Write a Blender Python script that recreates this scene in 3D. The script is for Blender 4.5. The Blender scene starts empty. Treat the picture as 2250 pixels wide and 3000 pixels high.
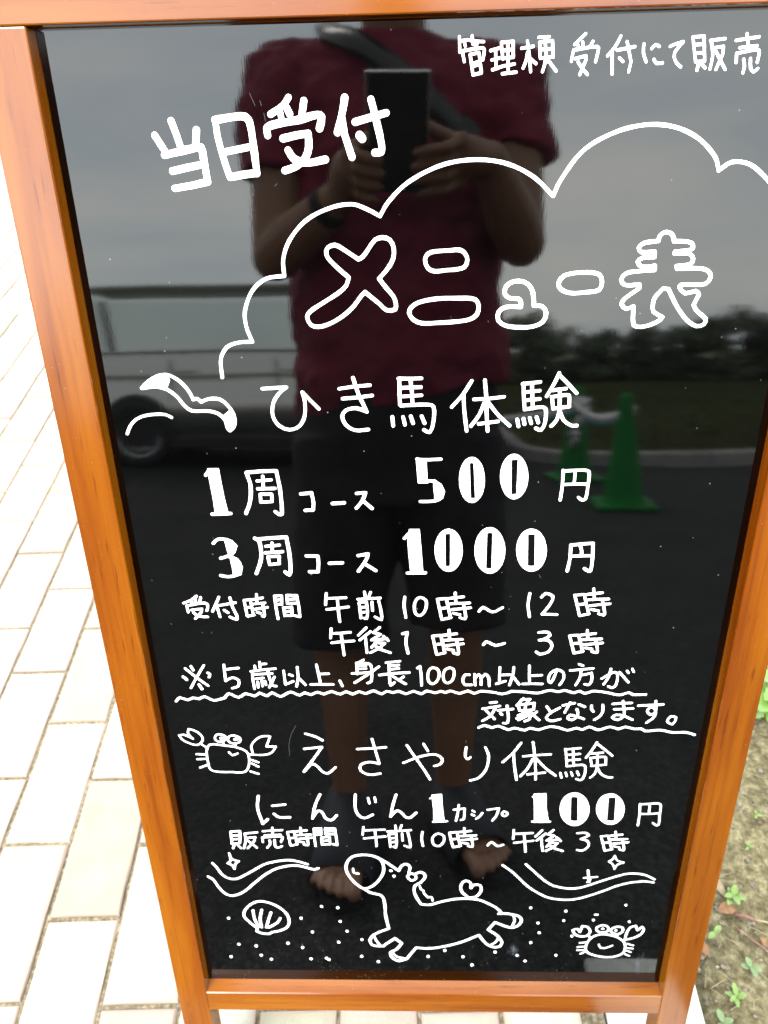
import bpy, bmesh, math, random
from mathutils import Vector, Matrix
from mathutils import noise as mnoise
random.seed(7)
scene = bpy.context.scene
COL = scene.collection
PI = math.pi

# ------------------------------------------------------------------ camera
CAM = Vector((0.25249, -0.36256, 1.27510))
CROT = Matrix(((0.99946, 0.01036, 0.03116), (0.01747, 0.63572, -0.77172), (-0.02781, 0.77185, 0.63520)))
cd = bpy.data.cameras.new('camera')
cam = bpy.data.objects.new('camera', cd)
COL.objects.link(cam)
cam.matrix_world = Matrix.Translation(CAM) @ CROT.to_4x4()
cd.sensor_fit = 'VERTICAL'
cd.sensor_height = 36.0
cd.lens = 27.6
cd.clip_start = 0.004
cd.clip_end = 2500
cd.dof.use_dof = True
cd.dof.focus_distance = 0.60
cd.dof.aperture_fstop = 11.5
scene.camera = cam

# ------------------------------------------------------------------ sky, sun, exposure
SUN_EL, SUN_AZ = math.radians(52), math.radians(215)     # azimuth measured from +Y towards +X
world = bpy.data.worlds.new('World'); scene.world = world
world.use_nodes = True
nt = world.node_tree; nt.nodes.clear()
wo = nt.nodes.new('ShaderNodeOutputWorld'); bg = nt.nodes.new('ShaderNodeBackground')
sky = nt.nodes.new('ShaderNodeTexSky'); sky.sky_type = 'NISHITA'; sky.sun_disc = False
sky.sun_elevation = SUN_EL; sky.sun_rotation = SUN_AZ
sky.air_density = 1.0; sky.dust_density = 2.0
tc = nt.nodes.new('ShaderNodeTexCoord'); mp = nt.nodes.new('ShaderNodeMapping')
mp.inputs['Scale'].default_value = (1.0, 1.0, 5.0)
n1 = nt.nodes.new('ShaderNodeTexNoise'); n1.inputs['Scale'].default_value = 1.7; n1.inputs['Detail'].default_value = 5; n1.inputs['Roughness'].default_value = 0.5
n1.inputs['Distortion'].default_value = 0.4
cr = nt.nodes.new('ShaderNodeValToRGB')
cr.color_ramp.elements[0].position = 0.36; cr.color_ramp.elements[0].color = (5.6, 6.25, 6.55, 1)
cr.color_ramp.elements[1].position = 0.66; cr.color_ramp.elements[1].color = (8.1, 8.05, 7.45, 1)
mx = nt.nodes.new('ShaderNodeMix'); mx.data_type = 'RGBA'; mx.inputs[0].default_value = 0.88
nt.links.new(tc.outputs['Generated'], mp.inputs['Vector']); nt.links.new(mp.outputs[0], n1.inputs['Vector'])
nt.links.new(n1.outputs['Fac'], cr.inputs[0])
nt.links.new(sky.outputs[0], mx.inputs[6]); nt.links.new(cr.outputs[0], mx.inputs[7])
nt.links.new(mx.outputs[2], bg.inputs['Color']); bg.inputs['Strength'].default_value = 0.10
nt.links.new(bg.outputs[0], wo.inputs['Surface'])

sl = bpy.data.lights.new('sun', 'SUN'); sl.energy = 0.9; sl.angle = math.radians(25); sl.color = (1.0, 0.965, 0.91)
so = bpy.data.objects.new('sun', sl); COL.objects.link(so)
sd = Vector((math.sin(SUN_AZ) * math.cos(SUN_EL), math.cos(SUN_AZ) * math.cos(SUN_EL), math.sin(SUN_EL)))
so.rotation_euler = (-sd).to_track_quat('-Z', 'Y').to_euler()
so.location = (0, 0, 8)

scene.view_settings.view_transform = 'Standard'
scene.view_settings.look = 'None'
scene.view_settings.exposure = 3.35
scene.view_settings.gamma = 1
scene.view_settings.use_curve_mapping = False
scene.render.engine = 'CYCLES'
scene.cycles.max_bounces = 12
scene.cycles.transparent_max_bounces = 12
scene.cycles.use_denoising = True

# ------------------------------------------------------------------ materials
def new_mat(name):
    m = bpy.data.materials.new(name); m.use_nodes = True
    b = m.node_tree.nodes['Principled BSDF']
    return m, m.node_tree, b
def N(t, kind, **kw):
    n = t.nodes.new(kind)
    for k, v in kw.items():
        if k in n.inputs: n.inputs[k].default_value = v
        else: setattr(n, k, v)
    return n
def coords(t, scale=(1, 1, 1), kind='Object', rot=(0, 0, 0)):
    c = t.nodes.new('ShaderNodeTexCoord'); m = t.nodes.new('ShaderNodeMapping')
    m.inputs['Scale'].default_value = scale; m.inputs['Rotation'].default_value = rot
    t.links.new(c.outputs[kind], m.inputs['Vector']); return m.outputs[0]
def ramp(t, fac, stops):
    r = t.nodes.new('ShaderNodeValToRGB'); e = r.color_ramp.elements
    while len(e) < len(stops): e.new(0.5)
    for i, (p_, c_) in enumerate(stops): e[i].position = p_; e[i].color = (*c_, 1)
    t.links.new(fac, r.inputs[0]); return r.outputs[0]
def mixc(t, fac, a, b, mode='MIX'):
    m = t.nodes.new('ShaderNodeMix'); m.data_type = 'RGBA'; m.blend_type = mode
    for i, v in ((0, fac), (6, a), (7, b)):
        if hasattr(v, 'links') or hasattr(v, 'is_linked'): t.links.new(v, m.inputs[i])
        elif i == 0: m.inputs[0].default_value = v
        else: m.inputs[i].default_value = (*v, 1)
    return m.outputs[2]
def bump(t, b, h, strength=0.3, dist=0.002, prev=None):
    n = t.nodes.new('ShaderNodeBump'); n.inputs['Strength'].default_value = strength; n.inputs['Distance'].default_value = dist
    t.links.new(h, n.inputs['Height'])
    if prev is not None: t.links.new(prev, n.inputs['Normal'])
    t.links.new(n.outputs[0], b.inputs['Normal']); return n.outputs[0]
def simple(name, col, rough=0.6, var=0.12, scale=30, bmp=0.0, metallic=0.0, coat=0.0, spec=0.5, kind='Object', stretch=(1, 1, 1)):
    m, t, b = new_mat(name)
    v = coords(t, stretch, kind)
    n = N(t, 'ShaderNodeTexNoise', Scale=scale, Detail=5.0); t.links.new(v, n.inputs['Vector'])
    lo = tuple(c * (1 - var) for c in col); hi = tuple(min(1, c * (1 + var)) for c in col)
    t.links.new(ramp(t, n.outputs['Fac'], [(0.3, lo), (0.7, hi)]), b.inputs['Base Color'])
    b.inputs['Roughness'].default_value = rough; b.inputs['Metallic'].default_value = metallic
    b.inputs['Coat Weight'].default_value = coat; b.inputs['Specular IOR Level'].default_value = spec
    if bmp: bump(t, b, n.outputs['Fac'], bmp, 0.3 / scale)
    return m

def wood(name, along):      # stained, varnished softwood; grain runs along x or y of the board
    m, t, b = new_mat(name)
    st = (3.5, 150, 150) if along == 'x' else (150, 3.5, 150)
    v = coords(t, st)
    g = N(t, 'ShaderNodeTexNoise', Scale=1.0, Detail=6.0, Roughness=0.6, Distortion=0.25); t.links.new(v, g.inputs['Vector'])
    v2 = coords(t, (2.0, 22, 22) if along == 'x' else (22, 2.0, 22))
    g2 = N(t, 'ShaderNodeTexNoise', Scale=1.3, Detail=4.0, Distortion=0.5); t.links.new(v2, g2.inputs['Vector'])
    base = ramp(t, g2.outputs['Fac'], [(0.28, (0.090, 0.0178, 0.0006)), (0.5, (0.128, 0.0335, 0.0008)), (0.74, (0.165, 0.053, 0.0018))])
    grain = ramp(t, g.outputs['Fac'], [(0.28, (0.74, 0.64, 0.60)), (0.5, (1, 1, 1)), (0.8, (1.10, 1.12, 1.1))])
    c = mixc(t, 1.0, base, grain, 'MULTIPLY')
    st3 = (16, 320, 320) if along == 'x' else (320, 16, 320)
    v3 = coords(t, st3)
    g3 = N(t, 'ShaderNodeTexNoise', Scale=1.0, Detail=2.0); t.links.new(v3, g3.inputs['Vector'])
    pores = ramp(t, g3.outputs['Fac'], [(0.29, (0.6, 0.52, 0.5)), (0.37, (1, 1, 1))])
    c = mixc(t, 1.0, c, pores, 'MULTIPLY')
    # dust grains and pale scuffs
    v4 = coords(t, (1, 1, 1))
    d = N(t, 'ShaderNodeTexNoise', Scale=420.0, Detail=1.0); t.links.new(v4, d.inputs['Vector'])
    dm = ramp(t, d.outputs['Fac'], [(0.74, (0, 0, 0)), (0.80, (0.5, 0.5, 0.5))])
    c = mixc(t, dm, c, (0.30, 0.16, 0.09))
    t.links.new(c, b.inputs['Base Color'])
    b.inputs['Roughness'].default_value = 0.6; b.inputs['Specular IOR Level'].default_value = 0.0
    b.inputs['Coat Weight'].default_value = 1.0; b.inputs['Coat Roughness'].default_value = 0.15
    bump(t, b, g3.outputs['Fac'], 0.12, 0.0006)
    return m
M_WX = wood('varnished_wood_rail', 'x'); M_WY = wood('varnished_wood_post', 'y')

def panel_mat():
    m, t, b = new_mat('gloss_black_panel')
    v = coords(t, (1, 1, 1))
    d = N(t, 'ShaderNodeTexVoronoi', Scale=95.0); t.links.new(v, d.inputs['Vector'])
    d2 = N(t, 'ShaderNodeTexNoise', Scale=38.0, Detail=2.0); t.links.new(v, d2.inputs['Vector'])
    sp = ramp(t, d.outputs['Distance'], [(0.035, (1, 1, 1)), (0.07, (0, 0, 0))])
    dn = ramp(t, d2.outputs['Fac'], [(0.56, (0, 0, 0)), (0.62, (1, 1, 1))])
    f = mixc(t, 1.0, sp, dn, 'MULTIPLY')
    # faint wiped haze, stronger low down where rain splashes dirt up
    hz = N(t, 'ShaderNodeTexNoise', Scale=14.0, Detail=6.0, Roughness=0.7); t.links.new(v, hz.inputs['Vector'])
    base = ramp(t, hz.outputs['Fac'], [(0.4, (0.0002, 0.0002, 0.00025)), (0.75, (0.0006, 0.0006, 0.0007))])
    sx = t.nodes.new('ShaderNodeSeparateXYZ'); t.links.new(v, sx.inputs[0])
    low = ramp(t, sx.outputs['Y'], [(0.0, (1, 1, 1)), (0.07, (0, 0, 0))])          # rain-splash grit along the bottom rail
    d3 = N(t, 'ShaderNodeTexVoronoi', Scale=240.0); t.links.new(v, d3.inputs['Vector'])
    sp3 = ramp(t, d3.outputs['Distance'], [(0.10, (0.6, 0.6, 0.6)), (0.2, (0, 0, 0))])
    f = mixc(t, 1.0, f, mixc(t, 1.0, mixc(t, 1.0, sp3, low, 'MULTIPLY'), dn, 'MULTIPLY'), 'ADD')
    t.links.new(mixc(t, f, base, (0.10, 0.10, 0.10)), b.inputs['Base Color'])
    b.inputs['Roughness'].default_value = 0.028
    b.inputs['IOR'].default_value = 1.5
    vv = coords(t, (900, 90, 900))
    s = N(t, 'ShaderNodeTexNoise', Scale=1.0, Detail=3.0, Roughness=0.6); t.links.new(vv, s.inputs['Vector'])
    v5 = coords(t, (9, 9, 9)); w5 = N(t, 'ShaderNodeTexNoise', Scale=1.0, Detail=1.0); t.links.new(v5, w5.inputs['Vector'])
    p1 = bump(t, b, w5.outputs['Fac'], 0.25, 0.0006)
    bump(t, b, s.outputs['Fac'], 0.24, 0.00002, p1)
    return m
M_PANEL = panel_mat()

def ink_mat():
    m, t, b = new_mat('white_paint_marker')
    v = coords(t, (1, 1, 1))
    n = N(t, 'ShaderNodeTexNoise', Scale=260.0, Detail=3.0); t.links.new(v, n.inputs['Vector'])
    t.links.new(ramp(t, n.outputs['Fac'], [(0.25, (0.74, 0.76, 0.78)), (0.5, (0.82, 0.83, 0.84))]), b.inputs['Base Color'])
    b.inputs['Roughness'].default_value = 0.5
    return m
M_INK = ink_mat()

def speckle(name, cols, scale, rough=0.9, bstr=0.5, bdist=0.002, big=3.0, spec=0.06):
    m, t, b = new_mat(name)
    v = coords(t, (1, 1, 1))
    n = N(t, 'ShaderNodeTexNoise', Scale=scale, Detail=6.0, Roughness=0.7); t.links.new(v, n.inputs['Vector'])
    n2 = N(t, 'ShaderNodeTexNoise', Scale=big, Detail=4.0); t.links.new(v, n2.inputs['Vector'])
    c = ramp(t, n.outputs['Fac'], [(0.3, cols[0]), (0.5, cols[1]), (0.72, cols[2])])
    c2 = ramp(t, n2.outputs['Fac'], [(0.3, (0.82, 0.82, 0.82)), (0.7, (1.15, 1.14, 1.12))])
    t.links.new(mixc(t, 1.0, c, c2, 'MULTIPLY'), b.inputs['Base Color'])
    b.inputs['Roughness'].default_value = rough; b.inputs['Specular IOR Level'].default_value = spec
    bump(t, b, n.outputs['Fac'], bstr, bdist)
    return m
M_ASPH = speckle('asphalt', [(0.009, 0.0095, 0.010), (0.022, 0.0225, 0.023), (0.060, 0.060, 0.059)], 110, 0.9, 0.8, 0.003, 3.0, 0.08)
M_SOIL = speckle('sandy_soil', [(0.032, 0.026, 0.0135), (0.096, 0.082, 0.046), (0.21, 0.188, 0.118)], 70, 0.95, 1.0, 0.006, 14.0)
M_CONC = speckle('pale_concrete', [(0.33, 0.34, 0.32), (0.42, 0.43, 0.40), (0.50, 0.50, 0.47)], 140, 0.9, 0.3, 0.001, 4.0)
M_GRASS_G = speckle('turf_ground', [(0.012, 0.017, 0.003), (0.026, 0.032, 0.006), (0.05, 0.05, 0.012)], 25, 0.95, 0.8, 0.02, 0.6)
M_SAND = speckle('far_ground', [(0.08, 0.085, 0.05), (0.12, 0.12, 0.08), (0.18, 0.17, 0.12)], 2.0, 0.95, 0.2, 0.02, 0.05)
M_JOINT = speckle('joint_sand', [(0.040, 0.033, 0.022), (0.105, 0.088, 0.060), (0.24, 0.205, 0.15)], 150, 0.95, 0.8, 0.002, 12.0)
def brick_mat(name, a, bcol, edge):
    m, t, b = new_mat(name)
    v = coords(t, (1, 1, 1)); oi = t.nodes.new('ShaderNodeObjectInfo')
    n = N(t, 'ShaderNodeTexNoise', Scale=11.0, Detail=6.0, Roughness=0.65); n.noise_dimensions = '4D'
    t.links.new(v, n.inputs['Vector'])
    mu = t.nodes.new('ShaderNodeMath'); mu.operation = 'MULTIPLY'; mu.inputs[1].default_value = 40
    t.links.new(oi.outputs['Random'], mu.inputs[0]); t.links.new(mu.outputs[0], n.inputs['W'])
    n2 = N(t, 'ShaderNodeTexNoise', Scale=420.0, Detail=3.0); t.links.new(v, n2.inputs['Vector'])
    c = ramp(t, n.outputs['Fac'], [(0.34, a), (0.68, bcol)])
    r = ramp(t, n2.outputs['Fac'], [(0.3, (0.86, 0.86, 0.86)), (0.7, (1.1, 1.1, 1.1))])
    c = mixc(t, 1.0, c, r, 'MULTIPLY')
    at = t.nodes.new('ShaderNodeAttribute'); at.attribute_name = 'rim'; at.attribute_type = 'GEOMETRY'
    c = mixc(t, at.outputs['Fac'], c, edge)
    t.links.new(c, b.inputs['Base Color']); b.inputs['Roughness'].default_value = 0.8
    bump(t, b, n2.outputs['Fac'], 0.35, 0.0006)
    return m
M_BR = [brick_mat('cream_paver', (0.150, 0.150, 0.116), (0.225, 0.225, 0.186), (0.175, 0.128, 0.105)),
        brick_mat('warm_paver', (0.20, 0.185, 0.15), (0.25, 0.24, 0.20), (0.20, 0.15, 0.12)),
        brick_mat('pinkish_paver', (0.155, 0.120, 0.100), (0.195, 0.160, 0.132), (0.16, 0.115, 0.095)),
        brick_mat('greenish_paver', (0.122, 0.121, 0.085), (0.158, 0.156, 0.116), (0.155, 0.12, 0.095))]

# ------------------------------------------------------------------ helpers
def link_mesh(name, verts, faces, mat=None, parent=None, smooth=False):
    me = bpy.data.meshes.new(name); me.from_pydata([tuple(v) for v in verts], [], faces); me.update()
    if mat: me.materials.append(mat)
    if smooth: me.polygons.foreach_set('use_smooth', [True] * len(me.polygons))
    o = bpy.data.objects.new(name, me); COL.objects.link(o)
    if parent: o.parent = parent
    return o
def from_bm(name, bm, mat=None, parent=None, smooth=False):
    me = bpy.data.meshes.new(name); bm.to_mesh(me); bm.free()
    for m in (mat if isinstance(mat, (list, tuple)) else [mat]):
        if m: me.materials.append(m)
    if smooth: me.polygons.foreach_set('use_smooth', [True] * len(me.polygons))
    o = bpy.data.objects.new(name, me); COL.objects.link(o)
    if parent: o.parent = parent
    return o
def empty(name, loc=(0, 0, 0), rot=(0, 0, 0)):
    o = bpy.data.objects.new(name, None); COL.objects.link(o); o.location = loc; o.rotation_euler = rot
    o.empty_display_size = 0.1
    return o
def tag(o, label=None, cat=None, group=None, kind=None):
    if label: o['label'] = label
    if cat: o['category'] = cat
    if group: o['group'] = group
    if kind: o['kind'] = kind
    return o
def bm_box(bm, c, s, bev=0.0, seg=2, mat=None):
    r = bmesh.ops.create_cube(bm, size=1.0)
    vs = r['verts']
    for v in vs: v.co = Vector((v.co.x * s[0], v.co.y * s[1], v.co.z * s[2]))
    if bev:
        es = list({e for v in vs for e in v.link_edges})
        rb = bmesh.ops.bevel(bm, geom=es, offset=bev, segments=seg, affect='EDGES', profile=0.5)
        vs = list({v for f in rb['faces'] for v in f.verts} | {v for v in vs if v.is_valid})
        # collect connected verts
        seen = set(vs); st = list(vs)
        while st:
            a = st.pop()
            for e in a.link_edges:
                o = e.other_vert(a)
                if o not in seen: seen.add(o); st.append(o)
        vs = list(seen)
    M_ = mat or Matrix.Identity(4)
    for v in vs: v.co = M_ @ (v.co + Vector(c))
    return vs
def box_obj(name, c, s, mat, parent=None, bev=0.0, seg=2):
    bm = bmesh.new(); bm_box(bm, c, s, bev, seg); return from_bm(name, bm, mat, parent, smooth=False)
def tube(bm, pts, radii, seg=10, caps=True, ell=None):
    """tapered tube through pts; radii float or (rx, ry)"""
    P = [Vector(p) for p in pts]; n = len(P)
    rings = []
    up = None
    for i, p_ in enumerate(P):
        d = (P[min(i + 1, n - 1)] - P[max(i - 1, 0)]).normalized()
        if up is None:
            up = Vector((0, 0, 1)) if abs(d.z) < 0.9 else Vector((0, -1, 0))
        x = up.cross(d)
        if x.length < 1e-6: x = Vector((1, 0, 0)).cross(d)
        x.normalize(); y = d.cross(x).normalized(); up = y
        r = radii[i]; rx, ry = (r, r) if not isinstance(r, (tuple, list)) else r
        rings.append([bm.verts.new(p_ + x * (rx * math.cos(2 * PI * k / seg)) + y * (ry * math.sin(2 * PI * k / seg))) for k in range(seg)])
    for i in range(n - 1):
        for k in range(seg):
            bm.faces.new((rings[i][k], rings[i][(k + 1) % seg], rings[i + 1][(k + 1) % seg], rings[i + 1][k]))
    if caps:
        bm.faces.new(list(reversed(rings[0]))); bm.faces.new(rings[-1])
    return rings
def ball(bm, c, r, u=14, v=10, s=(1, 1, 1)):
    q = bmesh.ops.create_uvsphere(bm, u_segments=u, v_segments=v, radius=r)
    for vv in q['verts']: vv.co = Vector((vv.co.x * s[0] + c[0], vv.co.y * s[1] + c[1], vv.co.z * s[2] + c[2]))
def limb(bm, pts, radii, seg=14):
    tube(bm, pts, radii, seg)
    for p_, r in zip(pts, radii):
        rr = min(r) if isinstance(r, (tuple, list)) else r
        ball(bm, p_, rr * 0.99)
def lathe(bm, prof, seg=32, c=(0, 0, 0)):
    rings = []
    for r, z in prof:
        rings.append([bm.verts.new((c[0] + r * math.cos(2 * PI * k / seg), c[1] + r * math.sin(2 * PI * k / seg), c[2] + z)) for k in range(seg)])
    for a, b_ in zip(rings, rings[1:]):
        for k in range(seg): bm.faces.new((a[k], a[(k + 1) % seg], b_[(k + 1) % seg], b_[k]))
    return rings
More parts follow.
